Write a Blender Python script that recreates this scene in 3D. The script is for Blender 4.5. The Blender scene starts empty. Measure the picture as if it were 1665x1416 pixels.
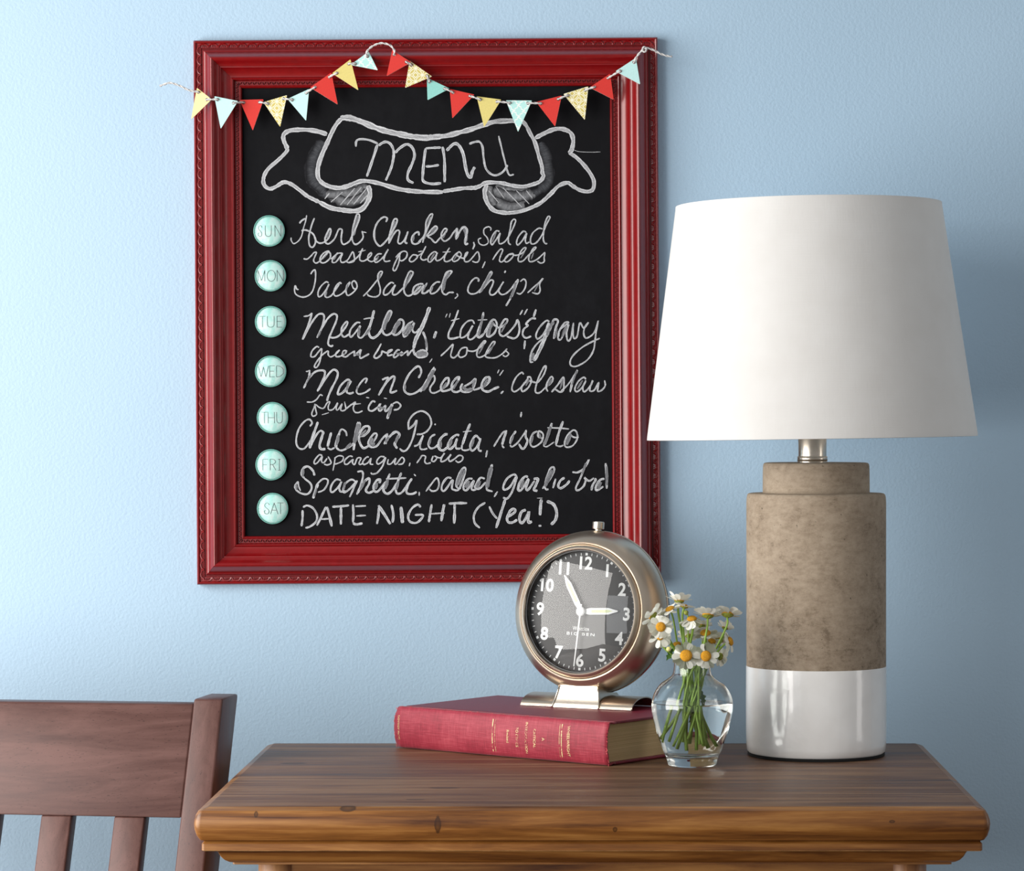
import bpy, bmesh, math, random
from mathutils import Vector, Matrix, Euler

random.seed(7)
R = math.radians
PI = math.pi
sc = bpy.context.scene
COL = sc.collection

# ------------------------------------------------------------------ camera
F = 4800.0                 # focal length in pixels of the 1665 px frame
VX, VY = 990.0, 690.0      # principal point of the view, in pixels
DW = 3.40                  # distance from camera to the wall (wall is y = 0)
TT = 0.75                  # height of the table top
CZ = TT + 0.3531           # camera height
cam_d = bpy.data.cameras.new('camera')
cam = bpy.data.objects.new('camera', cam_d)
COL.objects.link(cam)
cam.location = (0, -DW, CZ)
cam.rotation_euler = (R(90), 0, 0)
cam_d.sensor_width = 36
cam_d.lens = F / 1665 * 36
cam_d.shift_x = -(VX - 832.5) / 1665
cam_d.shift_y = -(708 - VY) / 1665
cam_d.clip_start = 0.05
sc.camera = cam

# ------------------------------------------------------------------ world and lights
w = bpy.data.worlds.new('world')
sc.world = w
w.use_nodes = True
w.node_tree.nodes['Background'].inputs[0].default_value = (0.95, 0.975, 1.0, 1)
w.node_tree.nodes['Background'].inputs[1].default_value = 0.34


def area(name, loc, target, sx, sy, power, col=(1, 1, 1)):
    d = bpy.data.lights.new(name, 'AREA')
    d.shape = 'RECTANGLE'
    d.size = sx
    d.size_y = sy
    d.energy = power
    d.color = col
    o = bpy.data.objects.new(name, d)
    COL.objects.link(o)
    o.location = loc
    o.rotation_euler = (Vector(target) - Vector(loc)).to_track_quat('-Z', 'Y').to_euler()
    return o


area('window_light', (-1.84, -1.36, 1.18), (0.0, -0.10, 0.95), 1.70, 1.75, 78, (1.0, 0.97, 0.93))
area('second_window_light', (-1.20, -2.30, 1.10), (0.0, 0.0, 0.95), 0.50, 0.9, 5.0, (0.95, 0.98, 1.0))
area('right_fill_light', (1.85, -0.85, 1.10), (0.2, -0.25, 0.95), 0.30, 1.2, 3.2, (1.0, 0.97, 0.93))

sc.view_settings.view_transform = 'Standard'
sc.view_settings.look = 'None'
sc.view_settings.gamma = 1
sc.view_settings.use_curve_mapping = False
sc.view_settings.exposure = 0.0
sc.cycles.max_bounces = 16
sc.cycles.transmission_bounces = 16
sc.cycles.transparent_max_bounces = 16


# ------------------------------------------------------------------ helpers
def P(px, py, D):
    """world point seen at pixel (px, py) at distance D from the camera plane"""
    return Vector(((px - VX) * D / F, D - DW, CZ - (py - VY) * D / F))


def obj(name, bm, mat, parent=None, smooth=False, loc=None):
    me = bpy.data.meshes.new(name)
    bm.to_mesh(me)
    bm.free()
    if smooth:
        for p in me.polygons:
            p.use_smooth = True
    o = bpy.data.objects.new(name, me)
    COL.objects.link(o)
    for m in (mat if isinstance(mat, (list, tuple)) else [mat]):
        me.materials.append(m)
    if parent:
        o.parent = parent
    if loc is not None:
        o.location = loc
    return o


def thing(name, label, cat, loc=(0, 0, 0), rot=(0, 0, 0), group=None):
    o = bpy.data.objects.new(name, None)
    COL.objects.link(o)
    o.empty_display_size = 0.05
    o.location = loc
    o.rotation_euler = rot
    o['label'] = label
    o['category'] = cat
    if group:
        o['group'] = group
    return o


def box(bm, x0, x1, y0, y1, z0, z1, bev=0.0, seg=2, mat=None):
    vs = [bm.verts.new((x, y, z)) for x in (x0, x1) for y in (y0, y1) for z in (z0, z1)]
    f = [(0, 1, 3, 2), (4, 6, 7, 5), (0, 4, 5, 1), (2, 3, 7, 6), (0, 2, 6, 4), (1, 5, 7, 3)]
    fs = [bm.faces.new([vs[i] for i in q]) for q in f]
    if bev:
        es = list({e for q in fs for e in q.edges})
        r = bmesh.ops.bevel(bm, geom=es, offset=bev, segments=seg, affect='EDGES', profile=0.5)
    return vs


def lathe(bm, prof, n=48, M=None, closed=False, mats=None):
    """revolve (r, z) profile about local z; M maps to final frame"""
    M = M or Matrix()
    rings = []
    for r, z in prof:
        if r < 1e-7:
            rings.append([bm.verts.new(M @ Vector((0, 0, z)))])
        else:
            rings.append([bm.verts.new(M @ Vector((r * math.cos(2 * PI * k / n), r * math.sin(2 * PI * k / n), z))) for k in range(n)])
    pairs = list(zip(rings, rings[1:]))
    if closed:
        pairs.append((rings[-1], rings[0]))
    for i, (a, b) in enumerate(pairs):
        for k in range(n):
            k2 = (k + 1) % n
            if len(a) == 1 and len(b) == 1:
                continue
            if len(a) == 1:
                f = bm.faces.new((a[0], b[k2], b[k]))
            elif len(b) == 1:
                f = bm.faces.new((a[k], a[k2], b[0]))
            else:
                f = bm.faces.new((a[k], a[k2], b[k2], b[k]))
            if mats:
                f.material_index = mats[i]
    bmesh.ops.recalc_face_normals(bm, faces=bm.faces[:])


def tube(bm, pts, rad, n=6, cap=True):
    pts = [Vector(p) for p in pts]
    m = len(pts)
    rad = rad if isinstance(rad, (list, tuple)) else [rad] * m
    rings = []
    up = None
    for i, p in enumerate(pts):
        t = (pts[min(i + 1, m - 1)] - pts[max(i - 1, 0)])
        if t.length < 1e-9:
            t = Vector((0, 0, 1))
        t.normalize()
        if up is None:
            up = t.orthogonal().normalized()
        up = (up - t * up.dot(t))
        if up.length < 1e-6:
            up = t.orthogonal()
        up.normalize()
        s = t.cross(up)
        rings.append([bm.verts.new(p + (up * math.cos(2 * PI * k / n) + s * math.sin(2 * PI * k / n)) * rad[i]) for k in range(n)])
    for a, b in zip(rings, rings[1:]):
        for k in range(n):
            k2 = (k + 1) % n
            bm.faces.new((a[k], a[k2], b[k2], b[k]))
    if cap:
        bm.faces.new(rings[0][::-1])
        bm.faces.new(rings[-1])


def spline(pts, per=6):
    """Catmull-Rom through points"""
    pts = [Vector(p) for p in pts]
    if len(pts) < 3:
        return pts
    out = []
    q = [pts[0] * 2 - pts[1]] + pts + [pts[-1] * 2 - pts[-2]]
    for i in range(1, len(q) - 2):
        p0, p1, p2, p3 = q[i - 1], q[i], q[i + 1], q[i + 2]
        for k in range(per):
            t = k / per
            out.append(0.5 * ((2 * p1) + (p2 - p0) * t + (2 * p0 - 5 * p1 + 4 * p2 - p3) * t * t + (3 * p1 - p0 - 3 * p2 + p3) * t ** 3))
    out.append(pts[-1])
    return out


# ------------------------------------------------------------------ node helpers
class NT:
    def __init__(self, name):
        self.m = bpy.data.materials.new(name)
        self.m.use_nodes = True
        self.t = self.m.node_tree
        self.b = self.t.nodes['Principled BSDF']
        self.out = self.t.nodes['Material Output']

    def n(self, typ, **kw):
        nd = self.t.nodes.new(typ)
        for k, v in kw.items():
            if k.startswith('_'):
                setattr(nd, k[1:], v)
        return nd

    def link(self, a, b):
        self.t.links.new(a, b)

    def coords(self, scale=(1, 1, 1), kind='Object'):
        tc = self.t.nodes.new('ShaderNodeTexCoord')
        mp = self.t.nodes.new('ShaderNodeMapping')
        mp.inputs['Scale'].default_value = scale
        self.link(tc.outputs[kind], mp.inputs['Vector'])
        return mp.outputs[0]

    def noise(self, vec, scale=5, detail=4, rough=0.5, dist=0.0):
        nd = self.t.nodes.new('ShaderNodeTexNoise')
        nd.inputs['Scale'].default_value = scale
        nd.inputs['Detail'].default_value = detail
        nd.inputs['Roughness'].default_value = rough
        nd.inputs['Distortion'].default_value = dist
        if vec is not None:
            self.link(vec, nd.inputs['Vector'])
        return nd.outputs['Fac']

    def ramp(self, fac, stops, interp='LINEAR'):
        nd = self.t.nodes.new('ShaderNodeValToRGB')
        nd.color_ramp.interpolation = interp
        e = nd.color_ramp.elements
        while len(e) < len(stops):
            e.new(0.5)
        for i, (p, c) in enumerate(stops):
            e[i].position = p
            e[i].color = (c, c, c, 1) if isinstance(c, (int, float)) else (*c, 1)
        self.link(fac, nd.inputs[0])
        return nd.outputs[0]

    def mix(self, fac, a, b, mode='MIX'):
        nd = self.t.nodes.new('ShaderNodeMix')
        nd.data_type = 'RGBA'
        nd.blend_type = mode
        for i, v in ((0, fac), (6, a), (7, b)):
            if hasattr(v, 'node'):
                self.link(v, nd.inputs[i])
            elif i == 0:
                nd.inputs[0].default_value = v
            else:
                nd.inputs[i].default_value = (*v, 1)
        return nd.outputs[2]

    def math(self, op, a, b=None, c=None):
        nd = self.t.nodes.new('ShaderNodeMath')
        nd.operation = op
        for i, v in enumerate((a, b, c)):
            if v is None:
                continue
            if hasattr(v, 'node'):
                self.link(v, nd.inputs[i])
            else:
                nd.inputs[i].default_value = v
        return nd.outputs[0]

    def sep(self, vec):
        nd = self.t.nodes.new('ShaderNodeSeparateXYZ')
        self.link(vec, nd.inputs[0])
        return nd.outputs

    def comb(self, x, y, z=0.0):
        nd = self.t.nodes.new('ShaderNodeCombineXYZ')
        for i, v in enumerate((x, y, z)):
            if hasattr(v, 'node'):
                self.link(v, nd.inputs[i])
            else:
                nd.inputs[i].default_value = v
        return nd.outputs[0]

    def bump(self, h, strength=0.3, dist=0.001, normal=None):
        nd = self.t.nodes.new('ShaderNodeBump')
        nd.inputs['Strength'].default_value = strength
        nd.inputs['Distance'].default_value = dist
        self.link(h, nd.inputs['Height'])
        if normal is not None:
            self.link(normal, nd.inputs['Normal'])
        self.link(nd.outputs[0], self.b.inputs['Normal'])
        return nd.outputs[0]

    def set(self, **kw):
        for k, v in kw.items():
            k = k.replace('_', ' ')
            s = self.b.inputs[k]
            if hasattr(v, 'node'):
                self.link(v, s)
            elif isinstance(v, tuple):
                s.default_value = (*v, 1) if len(v) == 3 else v
            else:
                s.default_value = v
        return self


def plain(name, col, rough=0.5, metal=0.0, var=0.12, scale=60, bump=0.0, bdist=0.0004, **kw):
    t = NT(name)
    v = t.coords()
    nz = t.noise(v, scale, 4, 0.6)
    lo = tuple(c * (1 - var) for c in col)
    hi = tuple(min(1, c * (1 + var)) for c in col)
    t.set(Base_Color=t.ramp(nz, [(0.3, lo), (0.7, hi)]), Roughness=rough, Metallic=metal, **kw)
    if bump:
        t.bump(nz, bump, bdist)
    return t.m


# ------------------------------------------------------------------ materials
# painted wall with an orange peel relief
t = NT('wall_paint')
v = t.coords()
big = t.noise(v, 3, 2)
n1 = t.noise(v, 300, 2, 0.5, 0.0)
n2 = t.noise(v, 120, 2, 0.5)
t.set(Base_Color=t.ramp(big, [(0.3, (0.390, 0.545, 0.690)), (0.7, (0.405, 0.560, 0.705))]), Roughness=0.62, Specular_IOR_Level=0.3)
t.bump(t.math('ADD', n1, t.math('MULTIPLY', n2, 0.5)), 0.30, 0.0016)
M_WALL = t.m
M_FLOOR = plain('floor_wood', (0.16, 0.09, 0.05), 0.45, scale=8, var=0.3)

# red lacquer
t = NT('red_lacquer')
v = t.coords()
nz = t.noise(v, 120, 4)
t.set(Base_Color=t.ramp(nz, [(0.3, (0.190, 0.0020, 0.0035)), (0.7, (0.225, 0.0028, 0.0045))]), Roughness=0.30, Coat_Weight=0.25, Coat_Roughness=0.15)
t.bump(nz, 0.1, 0.0004)
M_RED = t.m

# black board with faint chalk dust
t = NT('chalkboard_black')
v = t.coords()
d1 = t.noise(v, 9, 5, 0.6, 0.4)
d2 = t.noise(t.coords((14, 1, 9)), 5, 4, 0.7)
dd = t.math('MULTIPLY', d1, d2)
t.set(Base_Color=t.ramp(dd, [(0.2, (0.0062, 0.0064, 0.0078)), (0.55, (0.0105, 0.011, 0.0130))]), Roughness=0.75, Specular_IOR_Level=0.08)
M_BOARD = t.m


def chalk_mat(name, lo, mid, hi, board=(0.010, 0.010, 0.012), edge=1.0, fade=False, along=1.0, across=3.0, grain=1600, cover=0.0):
    """chalk dust: the strokes carry UVs (u across, v along) so that streaks follow the stroke"""
    t = NT(name)
    uv = t.coords((across, along, 1), 'UV')
    st = t.noise(uv, 1.0, 4, 0.65)
    g = t.noise(t.coords(), grain, 2, 0.7)
    u = t.sep(t.coords((1, 1, 1), 'UV'))[0]
    e = t.math('ABSOLUTE', t.math('MULTIPLY', t.math('SUBTRACT', u, 0.5), 2.0))
    if fade:
        val = t.math('ADD', t.math('MULTIPLY', st, 0.7), t.math('MULTIPLY', g, 0.3))
        c = t.ramp(val, [(0.32, lo), (0.5, mid), (0.70, hi)])
        k = t.ramp(e, [(0.25, 1.0), (0.98, 0.0)])
        c = t.mix(k, board, c)
    else:
        val = t.math('ADD', t.math('MULTIPLY', st, 0.55), t.math('MULTIPLY', g, 0.45))
        val = t.math('ADD', val, t.ramp(e, [(0.35, 0.0), (0.80, 0.09 * edge), (1.0, 0.0)]))
        c = t.ramp(val, [(0.34, board if cover == 0 else lo), (0.42, lo), (0.52, mid), (0.64, hi)])
    t.set(Base_Color=c, Roughness=0.95, Specular_IOR_Level=0.1)
    return t.m


M_CHALK = chalk_mat('chalk_white', (0.20, 0.21, 0.225), (0.37, 0.385, 0.41), (0.72, 0.74, 0.77), along=0.5)
M_CHALK2 = chalk_mat('chalk_thick', (0.20, 0.205, 0.22), (0.38, 0.39, 0.41), (0.70, 0.72, 0.75), across=6.0, along=0.35)
M_SMEAR = chalk_mat('chalk_smear', (0.09, 0.095, 0.105), (0.17, 0.175, 0.19), (0.33, 0.34, 0.36), across=5.0, along=0.3, edge=0.4)
M_SMUDGE = chalk_mat('chalk_smudge', (0.022, 0.023, 0.026), (0.050, 0.053, 0.060), (0.095, 0.10, 0.11), fade=True, across=1.2, along=3.0)
M_SMUDGE2 = chalk_mat('chalk_smudge_light', (0.065, 0.068, 0.075), (0.15, 0.155, 0.165), (0.27, 0.28, 0.30), fade=True, across=2.0, along=1.5)


def wood(name, dark, mid, light, axis='x', rough=0.35, knots=(), pores=0.0, coat=0.0, bump=0.15, gscale=1.0, spec=0.5):
    t = NT(name)
    s = {'x': (1.6, 26, 26), 'z': (26, 26, 1.6)}[axis]
    s = tuple(q * gscale for q in s)
    v = t.coords(s)
    g = t.noise(v, 1.6, 6, 0.62, 0.9)
    g2 = t.noise(t.coords(tuple(q * 5 for q in s)), 1.4, 4, 0.7)
    gg = t.math('ADD', t.math('MULTIPLY', g, 0.75), t.math('MULTIPLY', g2, 0.25))
    col = t.ramp(gg, [(0.36, dark), (0.49, mid), (0.64, light)])
    tc = t.coords()
    for (kx, ky, kz, sx, sy, sz) in knots:
        vm = t.n('ShaderNodeVectorMath', _operation='SUBTRACT')
        t.link(tc, vm.inputs[0])
        vm.inputs[1].default_value = (kx, ky, kz)
        vd = t.n('ShaderNodeVectorMath', _operation='DIVIDE')
        t.link(vm.outputs[0], vd.inputs[0])
        vd.inputs[1].default_value = (sx, sy, sz)
        vl = t.n('ShaderNodeVectorMath', _operation='LENGTH')
        t.link(vd.outputs[0], vl.inputs[0])
        ln = t.math('ADD', vl.outputs['Value'], t.math('MULTIPLY', g2, 0.5))
        k = t.ramp(ln, [(0.30, 0.45), (0.85, 0.80), (1.25, 0.0)])
        col = t.mix(k, col, tuple(q * 0.35 for q in dark))
    if pores:
        pv = t.noise(t.coords({'x': (130, 1300, 1300), 'z': (1300, 1300, 130)}[axis]), 1.0, 2, 0.5)
        pk = t.ramp(pv, [(0.27, pores), (0.35, 0.0)])
        col = t.mix(pk, col, tuple(q * 0.25 for q in dark))
    t.set(Base_Color=col, Roughness=t.ramp(gg, [(0.3, rough * 0.85), (0.7, min(1, rough * 1.2))]), Coat_Weight=coat, Coat_Roughness=0.3, Specular_IOR_Level=spec)
    t.bump(gg, bump, 0.0008)
    return t.m


KN = [(-0.1575, -0.683, 0.7348, 0.0042, 0.02, 0.0115), (-0.241, -0.676, 0.7490, 0.011, 0.015, 0.005),
      (0.0057, -0.683, 0.7302, 0.0032, 0.02, 0.0036), (0.2607, -0.683, 0.7376, 0.004, 0.02, 0.002), (-0.325, -0.68, 0.744, 0.003, 0.02, 0.004),
      (-0.1595, -0.532, 0.75, 0.022, 0.008, 0.01), (-0.1824, -0.621, 0.75, 0.014, 0.005, 0.01), (-0.3287, -0.324, 0.75, 0.020, 0.010, 0.01)]
M_TOP = wood('table_top_wood', (0.062, 0.025, 0.013), (0.150, 0.068, 0.034), (0.290, 0.165, 0.090), 'x', 0.46, knots=KN, coat=0.0, bump=0.2, spec=0.32)
M_EDGE = wood('table_edge_wood', (0.075, 0.022, 0.004), (0.215, 0.080, 0.015), (0.410, 0.190, 0.048), 'x', 0.36, knots=KN, coat=0.1, bump=0.25)
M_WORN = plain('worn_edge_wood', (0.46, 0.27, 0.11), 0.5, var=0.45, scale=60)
M_LEG = wood('table_leg_wood', (0.13, 0.05, 0.018), (0.28, 0.12, 0.040), (0.42, 0.21, 0.08), 'z', 0.4)
M_CHAIR = wood('chair_wood', (0.074, 0.031, 0.026), (0.102, 0.046, 0.038), (0.138, 0.066, 0.056), 'x', 0.40, pores=0.8, coat=0.05, bump=0.08, spec=0.33)
M_CHAIRZ = wood('chair_wood_upright', (0.074, 0.031, 0.026), (0.102, 0.046, 0.038), (0.138, 0.066, 0.056), 'z', 0.40, pores=0.8, coat=0.05, bump=0.08, spec=0.33)

# concrete
t = NT('rough_concrete')
v = t.coords()
a = t.noise(v, 20, 9, 0.8, 0.2)
b = t.noise(t.coords((1, 1, 1.6)), 110, 7, 0.8, 0.0)
c = t.noise(t.coords((60, 60, 160)), 1.2, 6, 0.75)
f1 = t.math('ADD', t.math('MULTIPLY', a, 0.62), t.math('MULTIPLY', b, 0.38))
zz = t.sep(t.coords())[2]
for z_, d_ in ((0.192, 0.022), (0.118, 0.020)):
    f1 = t.math('SUBTRACT', f1, t.math('MULTIPLY', t.math('LESS_THAN', zz, z_), d_))
f1 = t.math('ADD', f1, 0.012)
col = t.ramp(f1, [(0.39, (0.170, 0.128, 0.088)), (0.46, (0.285, 0.222, 0.160)), (0.58, (0.375, 0.302, 0.225))])
col = t.mix(t.ramp(c, [(0.35, 0.35), (0.5, 0.0)]), col, (0.18, 0.13, 0.085))
pit = t.noise(v, 260, 2, 0.5)
col = t.mix(t.ramp(pit, [(0.24, 0.8), (0.28, 0.0)]), col, (0.06, 0.045, 0.03))
t.set(Base_Color=col, Roughness=0.75, Specular_IOR_Level=0.3)
t.bump(f1, 0.25, 0.002)
M_CONC = t.m
# white glaze
t = NT('white_glaze')
v = t.coords()
a = t.noise(v, 28, 3, 0.5)
t.set(Base_Color=t.ramp(a, [(0.3, (0.80, 0.79, 0.77)), (0.7, (0.86, 0.855, 0.84))]), Roughness=0.2, Coat_Weight=0.5, Coat_Roughness=0.06)
t.bump(t.math('ADD', a, t.math('MULTIPLY', t.noise(v, 180, 2), 0.15)), 0.25, 0.003)
M_GLAZE = t.m
M_FELT = plain('black_felt', (0.008, 0.008, 0.008), 0.95)

# shade fabric: woven cloth that lets some light through
t = NT('shade_linen')
wv = t.noise(t.coords((1, 1, 1)), 30, 3)
th = t.noise(t.coords((12, 12, 900)), 1.0, 2)
tv = t.noise(t.coords((500, 500, 10)), 1.0, 2)
h = t.math('ADD', th, tv)
t.set(Base_Color=t.ramp(wv, [(0.3, (0.83, 0.82, 0.80)), (0.7, (0.87, 0.865, 0.85))]), Roughness=0.9, Specular_IOR_Level=0.15, Sheen_Weight=0.2)
t.bump(h, 0.12, 0.0006)
tr = t.n('ShaderNodeBsdfTranslucent')
tr.inputs[0].default_value = (0.85, 0.83, 0.80, 1)
mx = t.n('ShaderNodeMixShader')
mx.inputs[0].default_value = 0.22
t.link(t.b.outputs[0], mx.inputs[1])
t.link(tr.outputs[0], mx.inputs[2])
t.link(mx.outputs[0], t.out.inputs[0])
M_SHADE = t.m
M_BULB = plain('bulb_glass', (0.85, 0.85, 0.83), 0.2)

# brushed nickel / bronze
t = NT('brushed_nickel')
v = t.coords()
a = t.noise(v, 700, 3)
t.set(Base_Color=(0.66, 0.555, 0.445), Metallic=1.0, Roughness=t.ramp(a, [(0.3, 0.29), (0.7, 0.36)]))
M_NICKEL = t.m
t = NT('polished_nickel')
t.set(Base_Color=t.ramp(t.noise(t.coords(), 30), [(0.3, (0.70, 0.62, 0.52)), (0.7, (0.74, 0.66, 0.56))]), Metallic=1.0, Roughness=0.27)
M_NICKEL2 = t.m
M_DIAL = plain('dial_black', (0.014, 0.014, 0.015), 0.5)
M_WHITE = plain('dial_white', (0.82, 0.84, 0.84), 0.5, var=0.03)
M_LUME = plain('hand_lume', (0.68, 0.74, 0.42), 0.6, var=0.03)
M_BACK = plain('clock_back', (0.05, 0.048, 0.046), 0.5)


def clear_glass(name, ior=1.45, rough=0.0):
    t = NT(name)
    fr = t.n('ShaderNodeFresnel')
    fr.inputs[0].default_value = ior
    tr = t.n('ShaderNodeBsdfTransparent')
    gl = t.n('ShaderNodeBsdfGlossy')
    gl.inputs['Roughness'].default_value = rough
    mx = t.n('ShaderNodeMixShader')
    t.link(fr.outputs[0], mx.inputs[0])
    t.link(tr.outputs[0], mx.inputs[1])
    t.link(gl.outputs[0], mx.inputs[2])
    t.link(mx.outputs[0], t.out.inputs[0])
    return t.m


M_CRYSTAL = clear_glass('crystal_glass', 1.52, 0.012)
M_DOMEGL = clear_glass('dome_glass', 1.38, 0.04)


def solid_glass(name, ior, col=(1, 1, 1)):
    t = NT(name)
    g = t.n('ShaderNodeBsdfGlass')
    g.inputs['IOR'].default_value = ior
    g.inputs['Roughness'].default_value = 0.0
    g.inputs['Color'].default_value = (*col, 1)
    t.link(g.outputs[0], t.out.inputs[0])
    return t.m


M_GLASS = solid_glass('vase_glass', 1.47, (0.99, 1.0, 0.995))
M_WATER = solid_glass('water_clear', 1.33)

# book
t = NT('crimson_book_cloth')
v = t.coords()
w1 = t.noise(t.coords((900, 60, 60)), 1.0, 3)
w2 = t.noise(t.coords((60, 900, 900)), 1.0, 3)
wr = t.noise(v, 22, 5, 0.65)
h = t.math('ADD', w1, w2)
c = t.math('ADD', t.math('MULTIPLY', h, 0.35), t.math('MULTIPLY', wr, 0.5))
t.set(Base_Color=t.ramp(c, [(0.42, (0.205, 0.006, 0.018)), (0.60, (0.335, 0.016, 0.038)), (0.80, (0.47, 0.06, 0.085))]), Roughness=0.55, Sheen_Weight=0.15)
t.bump(h, 0.35, 0.0006)
M_CLOTH = t.m
M_FRAY = plain('frayed_cloth_edge', (0.62, 0.10, 0.11), 0.8, scale=500, var=0.4)
M_COVER = plain('crimson_book_board', (0.215, 0.010, 0.030), 0.48, scale=500, var=0.2, bump=0.2, bdist=0.0004)
t = NT('page_edges')
pg = t.noise(t.coords((3, 3, 1800)), 1.0, 2)
t.set(Base_Color=t.ramp(pg, [(0.3, (0.46, 0.32, 0.15)), (0.7, (0.74, 0.56, 0.31))]), Roughness=0.8)
t.bump(pg, 0.4, 0.0006)
M_PAGES = t.m
t = NT('worn_gilt')
gn = t.noise(t.coords(), 700, 3, 0.7)
gn2 = t.noise(t.coords(), 110, 2, 0.5)
gk = t.math('ADD', t.math('MULTIPLY', gn, 0.5), t.math('MULTIPLY', gn2, 0.5))
t.set(Base_Color=t.ramp(gk, [(0.44, (0.36, 0.03, 0.045)), (0.52, (0.80, 0.60, 0.30))]), Roughness=0.45)
M_GILT = t.m

# plants
t = NT('daisy_petal')
t.set(Base_Color=t.ramp(t.noise(t.coords(), 6, 2), [(0.3, (0.86, 0.86, 0.82)), (0.7, (0.92, 0.92, 0.89))]), Roughness=0.6, Specular_IOR_Level=0.2)
tr = t.n('ShaderNodeBsdfTranslucent')
tr.inputs[0].default_value = (0.92, 0.92, 0.84, 1)
mx = t.n('ShaderNodeMixShader')
mx.inputs[0].default_value = 0.45
t.link(t.b.outputs[0], mx.inputs[1])
t.link(tr.outputs[0], mx.inputs[2])
t.link(mx.outputs[0], t.out.inputs[0])
M_PETAL = t.m
t = NT('daisy_centre')
cn = t.noise(t.coords(), 1500, 3, 0.6)
t.set(Base_Color=t.ramp(cn, [(0.35, (0.50, 0.18, 0.008)), (0.6, (0.82, 0.42, 0.014))]), Roughness=0.8)
t.bump(cn, 1.0, 0.001)
M_YOLK = t.m
M_STEM = plain('stem_green', (0.23, 0.37, 0.050), 0.5, var=0.25, scale=90)
M_CALYX = plain('calyx_green', (0.23, 0.26, 0.035), 0.6, var=0.4, scale=900)
M_LEAF = plain('leaf_green', (0.085, 0.20, 0.030), 0.5, var=0.3, scale=120)

# twine
t = NT('grey_white_twine')
tn = t.noise(t.coords((1, 1, 1)), 900, 3, 0.7)
t.set(Base_Color=t.ramp(tn, [(0.35, (0.36, 0.35, 0.35)), (0.5, (0.66, 0.65, 0.64)), (0.65, (0.80, 0.79, 0.78))]), Roughness=0.9)
t.bump(tn, 0.6, 0.0008)
M_TWINE = t.m

# card stock
M_CREAM = plain('card_core', (0.82, 0.80, 0.74), 0.8, var=0.05)


def card(name, col):
    return plain(name, col, 0.75, var=0.07, scale=700, bump=0.25, bdist=0.0003)


C_RED = card('card_red', (0.62, 0.028, 0.020))
C_YEL = card('card_yellow', (0.70, 0.60, 0.20))
C_PALE = card('card_pale_yellow', (0.88, 0.76, 0.36))
C_AQUA = card('card_aqua', (0.52, 0.80, 0.79))
C_TEAL = card('card_teal', (0.26, 0.60, 0.55))


def pattern_circles(name, ground, line, cell=0.0108, rot=45):
    t = NT(name)
    tc = t.n('ShaderNodeTexCoord')
    mp = t.n('ShaderNodeMapping')
    mp.inputs['Rotation'].default_value = (0, R(rot), 0)
    mp.inputs['Scale'].default_value = (1 / cell,) * 3
    t.link(tc.outputs['Object'], mp.inputs[0])
    x, _, z = t.sep(mp.outputs[0])
    fx = t.math('FRACT', t.math('ADD', x, 100.0))
    fz = t.math('FRACT', t.math('ADD', z, 100.0))
    res = None
    for cx in (0, 1):
        for cz in (0, 1):
            dx = t.math('SUBTRACT', fx, cx)
            dz = t.math('SUBTRACT', fz, cz)
            d = t.math('SQRT', t.math('ADD', t.math('MULTIPLY', dx, dx), t.math('MULTIPLY', dz, dz)))
            e = t.math('ABSOLUTE', t.math('SUBTRACT', d, 0.66))
            res = e if res is None else t.math('MINIMUM', res, e)
    ax = t.math('ABSOLUTE', t.math('SUBTRACT', fx, 0.0))
    sx = t.math('MINIMUM', fx, t.math('SUBTRACT', 1.0, fx))
    sz = t.math('MINIMUM', fz, t.math('SUBTRACT', 1.0, fz))
    sq = t.math('ABSOLUTE', t.math('SUBTRACT', t.math('MAXIMUM', sx, sz), 0.20))
    res = t.math('MINIMUM', res, sq)
    t.set(Base_Color=t.ramp(res, [(0.028, line), (0.050, ground)]), Roughness=0.75)
    return t.m


def pattern_quatrefoil(name, ground, line, cell=0.0112):
    t = NT(name)
    tc = t.n('ShaderNodeTexCoord')
    mp = t.n('ShaderNodeMapping')
    mp.inputs['Scale'].default_value = (2 * PI / cell, 1, 2 * PI / (cell * 1.18))
    t.link(tc.outputs['Object'], mp.inputs[0])
    x, _, z = t.sep(mp.outputs[0])
    a_ = t.math('ADD', x, z)
    b_ = t.math('SUBTRACT', x, z)
    a2 = t.math('ADD', a_, t.math('MULTIPLY', t.math('SINE', t.math('MULTIPLY', b_, 2.0)), 0.45))
    b2_ = t.math('SUBTRACT', b_, t.math('MULTIPLY', t.math('SINE', t.math('MULTIPLY', a_, 2.0)), 0.45))
    c1 = t.math('ABSOLUTE', t.math('COSINE', t.math('MULTIPLY', a2, 0.5)))
    c2 = t.math('ABSOLUTE', t.math('COSINE', t.math('MULTIPLY', b2_, 0.5)))
    s = t.math('MINIMUM', c1, c2)
    t.set(Base_Color=t.ramp(s, [(0.15, line), (0.24, ground)]), Roughness=0.75)
    return t.m


C_QUAT = pattern_quatrefoil('card_aqua_quatrefoil', (0.44, 0.75, 0.72), (0.85, 0.87, 0.84))
C_CIRC = pattern_circles('card_gold_circles', (0.60, 0.50, 0.15), (0.85, 0.84, 0.68))

# magnet print: mottled aqua
t = NT('aqua_print')
v = t.coords()
a = t.noise(v, 90, 5, 0.6, 0.5)
t.set(Base_Color=t.ramp(a, [(0.35, (0.44, 0.86, 0.79)), (0.5, (0.64, 0.95, 0.90)), (0.68, (0.86, 0.98, 0.96))]), Roughness=0.6)
M_AQUA = t.m
M_AQUARIM = plain('aqua_rim', (0.26, 0.62, 0.55), 0.25, var=0.1)
M_INK = plain('grey_ink', (0.075, 0.095, 0.10), 0.6, var=0.1)
M_MAGNET = plain('dark_magnet', (0.03, 0.03, 0.032), 0.5)

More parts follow.
